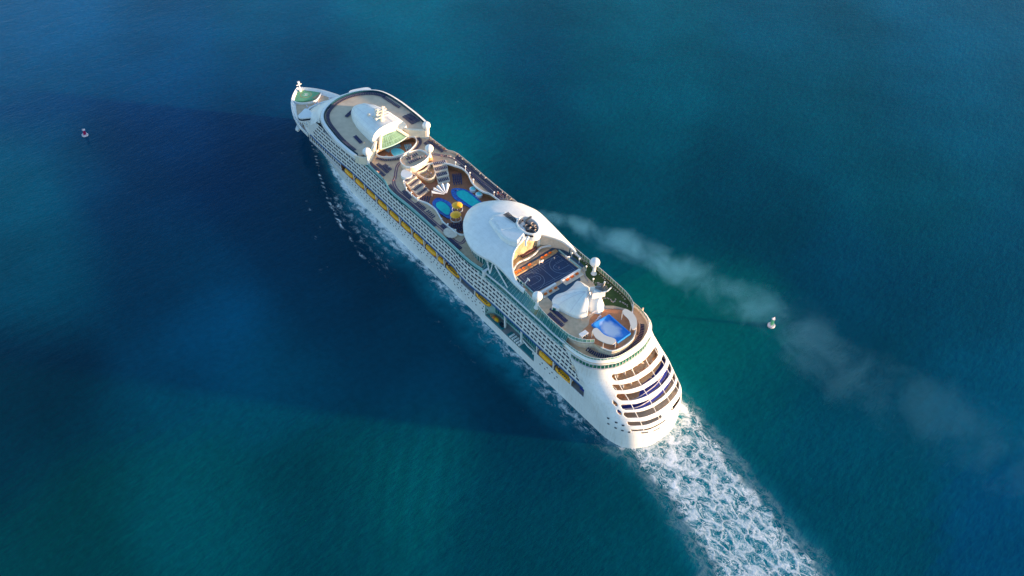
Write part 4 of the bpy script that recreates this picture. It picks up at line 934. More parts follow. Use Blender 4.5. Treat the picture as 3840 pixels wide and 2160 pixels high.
pebbles([(58.6, -9.6), (56.8, -12.4), (53.6, -12.6), (55, -15.4)]); pebbles([(52, -15.2), (49, -16.2), (47.4, -15.4)]); pebbles([(53.4, -6.4), (50.8, -9.8), (47, -13.2), (44, -15)], 0.6, 0.3)
mb.build('rock_border', mat('pebble', (0.42, 0.34, 0.32), 0.8, var=0.2), ship)
# surf simulator
FR = [(48.9, 4.9), (48.4, -4.6), (34.6, -4.4), (34.3, 4.7)]
mb = MB(); n = 16; top = [[(48.7-14.2*v, 4.6-9.2*u, 41.1+1.2*max(0, (v-0.55))*1.2+(0.9*(1-v/0.16) if v < 0.16 else 0)) for u in [k/10 for k in range(11)]] for v in [k/n for k in range(n+1)]]
mb.loft(top, closed=False, caps=False); wr = mb.build('wave_rider', RIDEB, ship, smooth=True)
mb = MB(); mb.wall(FR, 40.6, 42.0, 0.5, closed=True); mb.build('basin_wall', RIDEB, wr)
m = RIDEB; t = m.node_tree; N = t.nodes
tcr = N.new('ShaderNodeTexCoord'); vd = N.new('ShaderNodeVectorMath'); vd.operation = 'DISTANCE'; mpr = N.new('ShaderNodeMapping'); mpr.inputs['Scale'].default_value = (1, 1.45, 0); t.links.new(tcr.outputs['Object'], mpr.inputs[0])
vd.inputs[1].default_value = (41.8, 0.3, 0); t.links.new(mpr.outputs[0], vd.inputs[0]); nr = N.new('ShaderNodeTexNoise'); nr.inputs['Scale'].default_value = 0.4; nr.inputs['Detail'].default_value = 5; t.links.new(tcr.outputs['Object'], nr.inputs['Vector'])
ml = N.new('ShaderNodeMath'); ml.operation = 'MULTIPLY_ADD'; ml.inputs[1].default_value = 5.0; t.links.new(nr.outputs[0], ml.inputs[0]); t.links.new(vd.outputs['Value'], ml.inputs[2])
mr_ = N.new('ShaderNodeMapRange'); mr_.interpolation_type = 'SMOOTHSTEP'; mr_.inputs[1].default_value = 5.4; mr_.inputs[2].default_value = 9.6; mr_.inputs[3].default_value = 0.95; mr_.inputs[4].default_value = 0.0; t.links.new(ml.outputs[0], mr_.inputs[0])
mxr = N.new('ShaderNodeMix'); mxr.data_type = 'RGBA'; t.links.new(mr_.outputs[0], mxr.inputs[0]); mxr.inputs[6].default_value = (0.03, 0.24, 0.72, 1); mxr.inputs[7].default_value = (0.72, 0.74, 0.86, 1); t.links.new(mxr.outputs[2], N['Principled BSDF'].inputs['Base Color'])
for P, nm in (([(43.6, -8.0), (44.4, -10.6), (40.4, -11.4), (36.2, -9.8), (33.2, -6.6), (33.4, -4.4), (35.6, -5.4), (39, -7.4)], 'spectator_canopy'), ([(44, 9.8), (43.8, 7.2), (39, 7.4), (34.6, 5.4), (33.0, 6.0), (32.6, 8.2), (36, 10.6), (40, 11.4)], 'spectator_canopy')):
    mb = MB(); Q = smoothp(P, 3); mb.prism(Q, 45.0, 45.35); c_ = mb.build(nm, mat('sailcloth', (0.72, 0.66, 0.58), 0.7, var=0.05) if 'sailcloth' not in MATS else MATS['sailcloth'], ship)
    mb = MB()
    for x, y in P[::2]: mb.tube([(x, y, APZ), (x, y, 45)], 0.14, 6)
    mb.each('canopy_post', WHITE, c_)
    mb = MB(); mb.wall(offset(smoothp(P[1:5], 3, False), 0.5), APZ, 42.4, 0.8); mb.build('canopy_seat', BROWNW, c_)
mb = MB(); mb.box((46.8, 12.2, 41.5), (2.0, 3.6, 1.8)); mb.box((46.8, 12.2, 42.5), (2.4, 4.0, 0.2)); mb.box((45.75, 12.2, 41.6), (0.1, 2.6, 1.0), 0, 1); mb.build('ticket_kiosk', [WHITE, DARK], ship)
mb = MB()
for k in range(6): mb.box((50.6-k*0.3, -1.5+k*1.0, 41.2), (0.9, 0.5, 1.3), 0.3*k)
mb.box((53.6, -0.4, 42.4), (0.2, 6, 0.2)); mb.each('board_rack', LILAC, ship)
# aft tent roof and aft mast housing
TN = smoothp([(73.4, -7.4), (70.4, -8.6), (65.4, -8.6), (62.2, -6.0), (58.8, -3.2), (56.6, 0.6), (54.4, 3.4), (56.4, 7.2), (60.2, 9.0), (64.2, 10.2), (67.0, 11.6), (69.6, 10.8), (71.4, 9.6), (72.6, 6), (71.6, 1.9), (72.2, -3.2)], 3)
tc = (63.2, -1.0)
def tentz(x, y, s): return 42.4+8.2*(1-s**1.5)-0.03*max(0, y)**1.5*(1-s)
mb = MB(); rings = []
for s_ in (1.0, 0.97, 0.85, 0.7, 0.55, 0.4, 0.25, 0.12, 0.03):
    cx, cy = 60.4+(tc[0]-60.4)*s_, -1.2+0.2*s_
    rings.append([(cx+(x-tc[0])*s_, cy+(y-tc[1])*s_, (42.2 if s_ == 1.0 else tentz(x, y, s_)+0.9*math.cos(math.atan2(y-tc[1], x-tc[0])*5)*s_*(1-s_))) for x, y in TN])
mb.loft([[(x, y, APZ) for x, y, z in rings[0]]]+rings); mb.build('aft_tent_roof', ROOFW, ship, smooth=True, angle=30)
mb = MB()
for k in range(0, len(TN), 6): mb.tube([(r[k][0], r[k][1], r[k][2]+0.06) for r in rings[1:]], 0.09, 4)
mb.build('tent_seam', LILAC, ship)
mb = MB(); mb.box((66.6, 11.4, 41.9), (3.4, 2.0, 2.6), 0.45); t_ = mb.build('tent_porch', WHITE, ship)
mb = MB(); mb.box((66.4, 12.6, 42.0), (1.5, 0.1, 1.5), 0.45); mb.build('porch_window', TEAL, t_)
mb = MB(); mb.loft([[(cx+ax*math.copysign(abs(math.cos(t))**0.5, math.cos(t))*0.94-ay*math.copysign(abs(math.sin(t))**0.5, math.sin(t))*0.34, cy+ax*math.copysign(abs(math.cos(t))**0.5, math.cos(t))*0.34+ay*math.copysign(abs(math.sin(t))**0.5, math.sin(t))*0.94, z) for t in [2*PI*k/24 for k in range(24)]] for cx, cy, ax, ay, z in ((57.6, -3.4, 5.2, 3.6, APZ), (57.8, -3.4, 4.4, 3.2, 43.4), (57.6, -4.4, 2.6, 2.3, 45.2), (57.2, -6.2, 2.2, 2.0, 50.6))]); mb.build('aft_mast_housing', WHITE, ship, smooth=True, angle=40)
mb = MB(); mb.loft([[(x, y, 48), (x, y, 51.6)] for x, y in ((60.4, -3.0), (56.6, -8.0), (54.0, -6.8), (56.4, -1.0))], closed=False, caps=False); mb.tube([(57, -7.6, 50), (56.6, -8.4, 54.5)], 0.4, 6)
for k in range(7): mb.tube([(57.6-k*0.5, -7.2+k*0.25, 50.8), (57.4-k*0.6, -7.6, 53.2+0.4*(k % 3))], 0.25, 5, 1)
mb.box((57.4, -7, 51.2), (4.2, 3.4, 0.4), 0.4, 1); mb.tube([(54.2, -5.2, 51.6), (53.2, -7.0, 52), (53.4, -9.4, 52.6)], 0.35, 6); mb.build('aft_mast', [WHITE, SOOT], ship)

# ---- stern deck 12 with rail, white sloping bands, green glass band
def stl(z, y0=0.0, out=0.0):
    P = []
    for sd_, i in cols:
        x, y = sternpt(sd_, i, z, -out if out else 0.0)
        if x <= 52.5: P.append((x, y if y > 0 else y*0.955))
    return P
E1 = stl(36)
mb = MB(); mb.prism(E1+[(112, 19.4), (112, -21)][::(1 if E1[-1][1] > 0 else -1)], 35.9, 36.4); mb.build('stern_deck', TAN, ship)
mb = MB(); a = [(x, y, 36.3) for x, y in E1]; b = [(x+0.9*(1 if x < 50 else 0), y*0.965, 37.5) for x, y in E1]; c2 = [(x, y*1.0, 34.9) for x, y in E1]
mb.strip(a, b); mb.strip(b, [(x+0.3, y*0.985, 36.4) for x, y, z in b]); mb.build('stern_rim', WHITE, ship, smooth=True, angle=40)
gl = [(x+0.95, y*0.962) for x, y in E1]
glassrail('stern_rail', gl, 37.5, 38.7, 1.5, GR)
GB = [(x-0.35*(1-abs(y)/22), y*1.006) for x, y in stl(34) if x < 46]
mb = MB(); mb.strip([(x-0.25, y*1.012, 33.6) for x, y in GB], [(x+0.1, y*1.012, 35.3) for x, y in GB]); g = mb.build('stern_window_band', mat('stern_glass', (0.03, 0.17, 0.12), 0.12, var=0.3), ship, fix=False)
mb = MB()
for x, y, h in along(GB, 1.7): mb.box((x-0.25, y*1.012, 34.5), (0.2, 0.25, 1.7), h)
mb.wall([(x-0.35, y*1.014) for x, y in GB], 33.2, 33.6, 0.3); mb.build('window_mullion', LILAC, g)
mb = MB(); mb.tube([(44, -21.6, 36), (43.6, -21.8, 38), (43, -21.2, 40)], [0.7, 0.5, 0.3], 6); mb.box((44, 20.3, 28.5), (1.2, 0.6, 1.2), 0.3); mb.box((43.2, 20.4, 27.4), (1.6, 0.5, 0.8), 0.3); mb.each('stern_fitting', CREAM, ship)

# ---- hull windows and portholes
def hy(x, z):
    o_ = outline(z); 
    return 20.0 if x < 200 else interp(x, [p[0] for p in o_], [p[1] for p in o_])
HW = []
x = 108
while x < 246:
    HW.append((x, 11.4)); HW.append((x+1.1, 9.2)) if random.random() < 0.85 else None
    if random.random() < 0.6: HW.append((x+0.4, 7.2))
    x += 3.1
x = 54
while x < 68: HW += [(x, 10.6), (x+1.6, 8.2)]; x += 3.6
HW.sort(key=lambda p: (Vector((p[0], 20, p[1]))-CAM).length)
def hwin(mb, x, z):
    y = hy(x, z)+0.02; mb.box((x, y, z), (0.75, 0.1, 0.62))
for x, z in HW[:90]: mb = MB(); hwin(mb, x, z); mb.build('hull_window', DARK, ship)
mb = MB(); [hwin(mb, x, z) for x, z in HW[90:]]; tag(mb.build('hull_window', DARK, ship), None, None, None, 'stuff')
for y, z in ((18.9, 13.5), (17.6, 13.3), (16.0, 12.8), (19.3, 10.4), (18.3, 10.4), (16.8, 10.3), (14.8, 9.9)):
    x = interp(y, [p[1] for p in _sy], [p[0] for p in _sy])+3.4+shift(z)
    i = min(range(NC-1), key=lambda i: abs(_sy[i][1]-y)); tx, ty = _sy[i+1][0]-_sy[i][0], _sy[i+1][1]-_sy[i][1]; nrm = Vector((-ty, tx, -0.35 if z < 12 else -0.6)).normalized()
    u = nrm.cross(Vector((0, 0, 1))).normalized(); v = u.cross(nrm); c_ = Vector((x, y, z))
    mb = MB(); n = 14
    mb.add([c_+nrm*0.08+(u*math.cos(2*PI*k/n)*0.62+v*math.sin(2*PI*k/n)*0.5) for k in range(n)]+[c_-nrm*0.5+(u*math.cos(2*PI*k/n)*0.62+v*math.sin(2*PI*k/n)*0.5) for k in range(n)], [tuple(range(n))]+[(k, (k+1) % n, (k+1) % n+n, k+n) for k in range(n)]); mb.build('porthole', DARK, ship)

# ================================================================== LOOSE THINGS
def copy_tree(o, parent=None):
    c = o.copy(); COL.objects.link(c); c.parent = parent
    for ch in list(o.children): copy_tree(ch, c)
    return c
# ---- lifeboats
def make_lifeboat(name, open_deck=False):
    r = empty(name)
    L = 5.1; ks = [-1, -0.93, -0.8, -0.5, 0, 0.5, 0.8, 0.93, 1.0]; wd = [0.35, 1.1, 1.6, 1.95, 2.0, 1.95, 1.6, 1.1, 0.35]
    mb = MB(); rings = [[(k*L, w_*math.cos(t), 1.0+1.35*math.sin(t)*(1 if w_ > 0.5 else 0.5)) for t in [-PI*j/8 for j in range(9)]] for k, w_ in zip(ks, wd)]
    mb.loft(rings, closed=True); mb.build('boat_hull', ORANGE if not open_deck else YEL, r, smooth=True, angle=50)
    mb = MB(); h = 1.35 if not open_deck else 0.85
    rings = [[(k*L*0.98, w_*0.97*math.cos(t), 1.02+h*math.sin(t)**0.7*(1 if w_ > 1 else 0.55)) for t in [PI*j/8 for j in range(9)]] for k, w_ in zip(ks, wd)]
    mb.loft(rings, closed=True); mb.build('boat_canopy', YEL, r, smooth=True, angle=50)
    mb = MB()
    if open_deck:
        for k in range(6): mb.box((-3.6+k*1.15, 1.25, 1.75), (0.6, 0.7, 0.45))
        mb.box((3.4, 0, 2.05), (1.6, 2.2, 0.5))
        mb.build('hatch', BROWNW, r)
    else:
        mb.box((1.6, 0, 2.42), (1.6, 1.3, 0.45)); mb.build('conning_tower', YEL, r)
    mb = MB(); mb.box((-3.4, 0, 2.6), (0.25, 0.25, 1.6)); mb.box((3.6, 0, 2.6), (0.25, 0.25, 1.6)); mb.build('hook', WHITE, r)
    return r
LB = make_lifeboat('lifeboat'); LT = make_lifeboat('tender_boat', True)
first = {LB: True, LT: True}
NUMS = ['eighth', 'seventh', 'sixth', 'fifth', 'fourth', 'third', 'second']
plan = [(158.0, LB, 'yellow lifeboat eighth back from the bow in the unbroken port row'), (169.8, LB, 'yellow lifeboat seventh back from the bow on the port side'), (181.8, LB, 'yellow lifeboat sixth back from the bow on the port side'),
        (193.6, LB, 'yellow lifeboat fifth back from the bow on the port side'), (205.8, LB, 'yellow lifeboat fourth back from the bow on the port side'), (217.9, LB, 'yellow lifeboat third back from the bow on the port side'),
        (230.2, LB, 'yellow lifeboat second back from the bow on the port side'), (242.4, LB, 'yellow lifeboat nearest the bow, partly in shade under the cabins'), (63.2, LB, 'bright yellow lifeboat just behind the green glass boarding recess'),
        (138.6, LT, 'long orange yellow tender boat where the cabin wall starts to bulge'), (112.6, LT, 'orange yellow tender boat just ahead of the green glass boarding recess'), (50.6, LT, 'orange yellow tender boat nearest the stern, with brown hatches'), (148.6, LB, 'yellow lifeboat ninth back from the bow, beside the bulge of the cabin wall')]
for x, proto, lab in plan:
    o = proto if first[proto] else copy_tree(proto); first[proto] = False
    o.location = (x, 18.7, 13.9); tag(o, lab, 'lifeboat' if proto is LB else 'tender boat', 'lifeboats slung along the port side' if proto is LB else 'tender boats slung along the port side')
    o.scale = (1, 0.88, 1)
    if x in (138.6, 112.6, 50.6): o.scale = (1.12, 0.88, 1)
    if x == 148.6: o.scale = (0.55, 0.9, 0.9)
# ---- rescue boat, rafts, davit
r = empty('rescue_boat', (104.6, 18.2, 6.5), 0.0); tag(r, 'small orange and yellow rescue boat on the teal platform above the waterline', 'rescue boat')
mb = MB(); mb.loft([[(k*3.6, w_*math.cos(t), 1+1.0*math.sin(t)) for t in [-PI*j/6 for j in range(7)]] for k, w_ in ((-1, 0.7), (-0.5, 1.2), (0.2, 1.25), (0.7, 0.9), (1, 0.15))], closed=True); mb.build('boat_hull', GOLD, r, smooth=True, angle=50)
mb = MB(); mb.lathe([(1.0, 0), (0.95, 0.5), (0.5, 0.8)], (-2.0, 0, 1.0), 12, sx=1.4); mb.build('canopy', YEL, r, smooth=True, angle=40)
mb = MB(); mb.lathe([(0.9, 0), (0.8, 0.45), (0.4, 0.6)], (0.1, -0.1, 1.0), 12, sx=1.1); mb.build('seat', ORANGE, r, smooth=True, angle=40)
raft = MB().tube([(-0.85, 0, 0.6), (-0.75, 0, 0.6), (0.75, 0, 0.6), (0.85, 0, 0.6)], [0.4, 0.58, 0.58, 0.4], 12).build('life_raft_canister', WHITE, None, smooth=True, angle=40)
k = 0
for i in range(5):
    for j in range(2):
        o = raft if k == 0 else raft.copy(); k += 1
        if o is not raft: COL.objects.link(o)
        o.location = (83.0+i*1.75, 17.6+j*1.35, 6.1); o.rotation_euler.z = PI/2
        tag(o, 'white raft canister in the double row on the teal platform by the waterline', 'life raft', 'white life raft canisters')
r = empty('davit_crane', (74.5, 17.2, 6.4)); tag(r, 'pale folded crane arm lying beside the raft canisters', 'crane')
mb = MB(); mb.lathe([(0.7, 0), (0.55, 1.8)], (0, 0, 0), 10); mb.build('crane_post', WHITE, r)
mb = MB(); mb.tube([(0, 0, 1.8), (3.0, 0.6, 2.6), (10.2, -0.2, 2.4)], [0.5, 0.45, 0.3], 6); mb.build('crane_arm', WHITE, r)

# ---- sun loungers
mb = MB(); mb.box((-0.25, 0, 0.34), (1.4, 0.66, 0.10)); mb.add([(0.45, -0.33, 0.29), (0.45, 0.33, 0.29), (1.0, 0.33, 0.72), (1.0, -0.33, 0.72), (0.45, -0.33, 0.39), (0.45, 0.33, 0.39), (0.95, 0.33, 0.80), (0.95, -0.33, 0.80)], [(0, 1, 2, 3), (7, 6, 5, 4), (0, 4, 5, 1), (1, 5, 6, 2), (2, 6, 7, 3), (3, 7, 4, 0)])
for sx in (-0.85, 0.35):
    for sy in (-0.28, 0.28): mb.box((sx, sy, 0.15), (0.06, 0.06, 0.3), 0, 1)
mb.box((0, 0.345, 0.3), (1.9, 0.03, 0.05), 0, 1); mb.box((0, -0.345, 0.3), (1.9, 0.03, 0.05), 0, 1)
lnv = mb.build('sun_lounger', [NAVY, GREY]); laq = bpy.data.objects.new('sun_lounger', lnv.data.copy()); laq.data.materials[0] = AQUA
PL = []
def put(x, y, z, rz, lab, grp, aq=False): PL.append((x, y, z, rz, lab, grp, aq))
def rowl(pts, z, step, lab, grp, face=PI/2, start=0.3, aq=False, skip=0.0):
    for x, y, h in along(pts, step, start):
        if random.random() >= skip: put(x, y, z, h+face+random.uniform(-0.04, 0.04), lab, grp, aq)
def gridl(Q, z, rows, step, lab, grp, face=None, aq=False):
    for r_ in range(rows):
        v = (r_+0.5)/rows; a, b = quadlerp(Q, 0.04, v), quadlerp(Q, 0.96, v); h = math.atan2(b[1]-a[1], b[0]-a[0])
        n_ = int(math.hypot(b[0]-a[0], b[1]-a[1])/step)
        for i in range(n_+1):
            t_ = i/max(1, n_); put(a[0]+(b[0]-a[0])*t_, a[1]+(b[1]-a[1])*t_, z, h+PI/2 if face is None else face, lab, grp, aq)
rowl([(66.8, 15.6), (57.0, 15.6)], APZ, 0.78, 'navy lounger in the outer of the two rows by the port radome', 'two rows of loungers on the sports deck')
rowl([(68.6, 12.6), (57.4, 12.6)], APZ, 0.78, 'navy lounger in the inner of the two rows beside the white tent roof', 'two rows of loungers on the sports deck')
rg = smoothp([(42.6, 13.6), (38.2, 12.6), (34.4, 10.4), (31.8, 7.0), (30.7, 2.8), (30.8, -2), (32.2, -7.8), (34.8, -12.8), (38.4, -16.6)], 5, False)
rowl(rg, 36.42, 1.0, 'dark lounger in the curved row on the stern deck below the wave rider', 'curved row of loungers at the stern')
TL = [('navy lounger on the starboard stepped terrace facing the pools', 'loungers on the starboard stepped terrace'), ('navy lounger on the port stepped terrace facing the pools', 'loungers on the port stepped terrace')]
for i, (p, z) in enumerate(TER):
    lab, grp = TL[i//4]; a = quadlerp(p, 0.08, 0.5); b = quadlerp(p, 0.92, 0.5); rowl([a, b], z+0.01, 1.0, lab, grp)
rowl([(193.4, 20.2), (184, 21.0), (173.6, 20.3), (162, 20.0), (151, 19.9)], DK, 1.0, 'navy lounger in the long row against the port rail beside the running track', 'long row of loungers along the port rail')
rowl([(140, 20.2), (128.5, 19.9)], DK, 0.95, 'navy lounger between the track loop and the port rail near the crown dome', 'loungers beside the track loop')
rowl([(184.6, 17.1), (177, 17.7)], DK, 1.0, 'navy lounger between the port pool wall and the track', 'loungers inside the port track')
rowl([(172, 17.0), (164.5, 16.6)], DK, 1.1, 'navy lounger on the port bay above the blue pool', 'loungers on the port bay')
rowl([(163, 16.4), (157, 16.6)], DK, 1.4, 'navy lounger on the port bay above the blue pool', 'loungers on the port bay')
rowl([(149.5, 16.9), (137.5, 16.9)], DK, 0.9, 'dark lounger between the globe lamps and the track near the crown dome', 'loungers behind the globe lamps')
for yy in (18.4, 15.4, 13.0): rowl([(216.5-(18.4-yy)*1.2, yy), (201.5-(18.4-yy)*-0.3, yy-0.3)], DK, 0.95, 'navy lounger in the three rows aft of the port forward radome', 'three rows of loungers by the port forward radome')
rowl([(213.5, -18.8), (199, -19.2)], DK, 1.1, 'navy lounger by the starboard rail ahead of the lone radome', 'loungers by the starboard forward radome')
rowl([(213.0, -16.2), (204, -16.2)], DK, 1.1, 'navy lounger by the starboard rail ahead of the lone radome', 'loungers by the starboard forward radome')
rowl([(191, -22.6), (170, -22.4), (146, -22.2)], DK, 1.1, 'dark lounger against the starboard rail outside the track', 'loungers against the starboard rail')
rowl([(183.6, -19.4), (170, -19.0), (158, -18.8), (148, -18.9)], DK, 1.05, 'dark lounger between the starboard track and the pool wall', 'loungers inside the starboard track')
ov = smoothp([(219.4, -15.6), (215.4, -15.0), (212.2, -11.4), (209.9, -6.0), (209.1, -1.0), (209.8, 4.5), (213.0, 10.2), (218.0, 13.2)], 5, False)
rowl(ov, DK, 1.0, 'navy lounger in the oval ring round the solarium pool', 'ring of loungers round the solarium', face=PI/2)
gridl([(182.6, -13.6), (180.2, -17.6), (172.4, -12.4), (174.5, -8.7)], 34.96, 4, 1.0, 'dark lounger on the lower deck ahead of the starboard pool', 'loungers ahead of the starboard pool')
gridl([(178.6, 10.8), (174.4, 6.6), (169.3, 12.2), (173.7, 13.9)], 34.96, 3, 1.05, 'dark lounger on the lower deck ahead of the port pool', 'loungers ahead of the port pool')
gridl([(150.7, 12.6), (147.0, 4.3), (140.7, 4.2), (142.0, 12.6)], 34.96, 4, 1.0, 'dark lounger in the shaded block beside the crown dome on the lower deck', 'shaded loungers beside the crown dome')
rowl([(223.6, 3.6), (223.6, -6.4)], 34.98, 1.0, 'pale aqua lounger in the row under the solarium arches', 'aqua loungers under the solarium arches', aq=True)
rowl([(222.2, 3.2), (222.4, -6.0)], 34.98, 1.0, 'pale aqua lounger in the row under the solarium arches', 'aqua loungers under the solarium arches', aq=True)
gridl([(221.4, -7.6), (219.8, -11.0), (214.6, -8.4), (216.2, -5.8)], 34.98, 3, 1.0, 'pale aqua lounger right of the oval solarium pool', 'aqua loungers right of the solarium pool', aq=True)
rowl([(219.6, 6.6), (215.2, 5.6)], 34.98, 1.1, 'pale aqua lounger left of the oval solarium pool', 'aqua loungers left of the solarium pool', aq=True)
fr_ = [(x, y) for x, y in offset(FD, -2.1) if y > -21 and x > 226]
rowl(fr_, 41.51, 1.0, 'navy lounger in the row around the rim of the round forward deck', 'loungers round the rim of the forward deck', face=PI/2)
gridl([(238.2, -20.2), (238.0, -23.0), (227.0, -22.8), (226.8, -19.4)], 41.51, 1, 1, 'navy lounger in the block beside the starboard forward radome', 'block of loungers by the starboard forward radome')
for yy in (-22.4, -20.4, -18.4): rowl([(237.5, yy), (227.5, yy)], 41.51, 1.15, 'navy lounger in the block beside the starboard forward radome', 'block of loungers by the starboard forward radome')
rowl([(262.0, -20.0), (246.5, -21.4)], 41.51, 1.15, 'navy lounger in the straight row by the starboard forward rim', 'straight row near the starboard forward rim')
rowl([(257.6, 8.0), (260.8, 1.6)], 41.51, 0.8, 'navy lounger in the short row at the nose of the forward white dome', 'short row at the nose of the forward dome')
rowl([(238.4, 14.0), (230.0, 14.6)], 41.51, 0.75, 'navy lounger in the short row on the port side of the forward white dome', 'short row port of the forward dome')
rowl([(202.6, 2.6), (202.8, -5.2)], 41.25, 1.3, 'navy lounger on the raised bar floor', 'seats on the raised bar floor')
rowl([(199.0, 3.6), (198.8, -5.6)], 41.25, 1.3, 'navy lounger on the raised bar floor', 'seats on the raised bar floor')
PL.sort(key=lambda p: (Vector(p[:3])-CAM).length)
used = {False: 0, True: 0}
rest = {}
for i, (x, y, z, rz, lab, grp, aq) in enumerate(PL):
    src = laq if aq else lnv
    if i < 300:
        if used[aq] == 0:
            o = src
            if aq: COL.objects.link(o)
        else: o = src.copy(); COL.objects.link(o)
        used[aq] += 1; o.location = (x, y, z+0.02); o.rotation_euler.z = rz; tag(o, lab, 'sun lounger', grp)
    else: rest.setdefault(aq, []).append((x, y, z, rz))
for aq, lst in rest.items():
    mb = MB(); src = laq if aq else lnv
    sv = [v.co.copy() for v in src.data.vertices]; sf = [tuple(p.vertices) for p in src.data.polygons]; sm = [p.material_index for p in src.data.polygons]
    for x, y, z, rz in lst:
        M = Matrix.Translation((x, y, z+0.02)) @ Matrix.Rotation(rz, 4, 'Z'); o_ = len(mb.v); mb.v += [tuple(M @ v) for v in sv]; mb.f += [tuple(i+o_ for i in f) for f in sf]; mb.m += sm
    tag(mb.build('sun_loungers', [AQUA if aq else NAVY, GREY], None, fix=False), 'many small %s sun loungers on the decks toward the bow' % ('pale aqua' if aq else 'navy'), 'sun loungers', None, 'stuff')

# ---- pool parasols
for i, (x, y, lab) in enumerate(((155.2, 2.9, 'round yellow parasol with a paler wedge, the one nearer the bow between the pools'), (149.6, 7.9, 'round plain yellow parasol, the one nearer the stern beside the port pool'))):
    r = empty('pool_parasol', (x, y, 34.96)); tag(r, lab, 'parasol', 'yellow parasols between the pools')
    mb = MB(); mb.lathe([(2.85, 5.0), (2.8, 5.15), (1.9, 5.7), (0.8, 6.0), (0.1, 6.1)], (0, 0, 0), 28); cn = mb.build('canopy', YEL, r, smooth=True, angle=50)
    if i == 0:
        mb = MB(); mb.add([(0, 0, 6.14)]+[(2.75*math.cos(t), 2.75*math.sin(t), 5.22) for t in [-2.6+0.09*k for k in range(12)]], [(0, k+1, k+2) for k in range(11)]); mb.build('canopy_panel', GOLD, cn)
    mb = MB(); mb.lathe([(0.12, 0), (0.12, 5.3)], (0, 0, 0), 8); mb.build('pole', WHITE, r)
    mb = MB(); mb.wall(circ(0, 0, 2.9, 28), 2.2, 2.5, 0.3, closed=True)
    for k in range(6): mb.box((2.7*math.cos(k*PI/3), 2.7*math.sin(k*PI/3), 1.15), (0.12, 0.12, 2.3))
    mb.build('counter_ring', WHITE, r)
# ---- globe lamps
lamp = empty('globe_lamp'); MB().lathe([(0.14, 0), (0.1, 2.6)], (0, 0, 0), 8).build('post', WHITE, lamp); MB().lathe([(max(0.02, 0.48*math.cos(t)), 3.0+0.48*math.sin(t)) for t in [-PI/2+PI*k/8 for k in range(9)]], (0, 0, 0), 12).build('globe', WHITE, lamp, smooth=True)
LPS = [(x, y, DK, 'white globe lamp on the starboard wall of the main pool well', 'globe lamps on the starboard pool wall') for x, y in ((184.5, -17.2), (178.1, -19.2), (172.1, -17.8), (166.3, -15.8), (150.9, -17.9))]
LPS += [(x, y, DK, 'white globe lamp on the port wall of the main pool well', 'globe lamps on the port pool wall') for x, y in ((188.4, 14.2), (182.9, 16.1), (177.9, 16.2), (172.1, 16.1), (150.8, 15.9), (145.5, 15.7), (139.5, 15.3))]
LPS += [(x, y, APZ, 'white lamp between the sports court and the starboard green turf', 'lamps along the starboard green') for x, y in ((88.3, -17.3), (83.0, -17.4), (77.0, -16.4), (68.7, -13.4))]
for i, (x, y, z, lab, grp) in enumerate(LPS):
    o = lamp if i == 0 else copy_tree(lamp); o.location = (x, y, z); tag(o, lab, 'lamp post', grp)
# ---- basketball hoops
for i, (x, y, rz, lab) in enumerate(((86.9, 13.0, -PI/2, 'white basketball hoop at the port end of the blue court'), (87.4, -15.0, PI/2, 'white basketball hoop at the starboard end of the blue court'), (94.4, -1.9, PI, 'side basketball hoop on the forward edge of the blue court'))):
    r = empty('basketball_hoop', (x, y, APZ), rz); tag(r, lab, 'basketball hoop', 'basketball hoops round the court')
    MB().tube([(0, 0, 0), (0, 0, 2.6), (1.9, 0, 3.5)], [0.28, 0.24, 0.18], 8).build('post', WHITE, r)
    MB().box((1.95, 0, 3.6), (0.12, 1.8, 1.1)).build('backboard', WHITE, r)
    m_ = MB(); m_.wall(circ(2.35, 0, 0.26, 12), 3.02, 3.08, 0.05, closed=True); m_.build('rim', ORANGE, r)
    MB().lathe([(0.26, 0.45), (0.16, 0)], (2.35, 0, 2.55), 10).build('net', LILAC, r)
# ---- benches
b0 = None
for x, y, lab in ((96.1, 11.0, 'orange bench nearest the port edge, ahead of the court'), (96.1, 8.8, 'second orange bench from the port edge, ahead of the court'), (96.1, 6.2, 'third orange bench from the port edge, ahead of the court'), (96.1, 2.6, 'fourth orange bench from the port edge, ahead of the court'), (96.2, -5.4, 'orange bench right of the side hoop, ahead of the court'), (96.2, -7.8, 'orange bench second from the starboard end, ahead of the court'), (96.3, -10.5, 'orange bench at the starboard end, ahead of the court')):
    if b0 is None:
        b0 = empty('bench'); MB().box((0, 0, 0.42), (0.8, 1.7, 0.16)).build('seat', ORANGE, b0); MB().box((0.42, 0, 0.7), (0.14, 1.7, 0.5)).build('backrest', ORANGE, b0)
        for sy in (-0.7, 0.7): MB().box((0, sy, 0.17), (0.6, 0.1, 0.34)).build('leg', GREY, b0)
        o = b0
    else: o = copy_tree(b0)
    o.location = (x, y, APZ+0.5); tag(o, lab, 'bench', 'orange benches ahead of the court')
for i, (x, y) in enumerate(((76.6, 9.0), (76.5, 6.0), (76.6, 2.8), (77.3, -5.2), (77.3, -8.2), (77.4, -11.2))):
    o = copy_tree(b0); o.location = (x, y, APZ+0.41); tag(o, 'brown orange bench %s behind the white court stand' % ('on the port half' if y > 0 else 'on the starboard half'), 'bench', 'benches behind the court stands %s' % ('port' if y > 0 else 'starboard'))

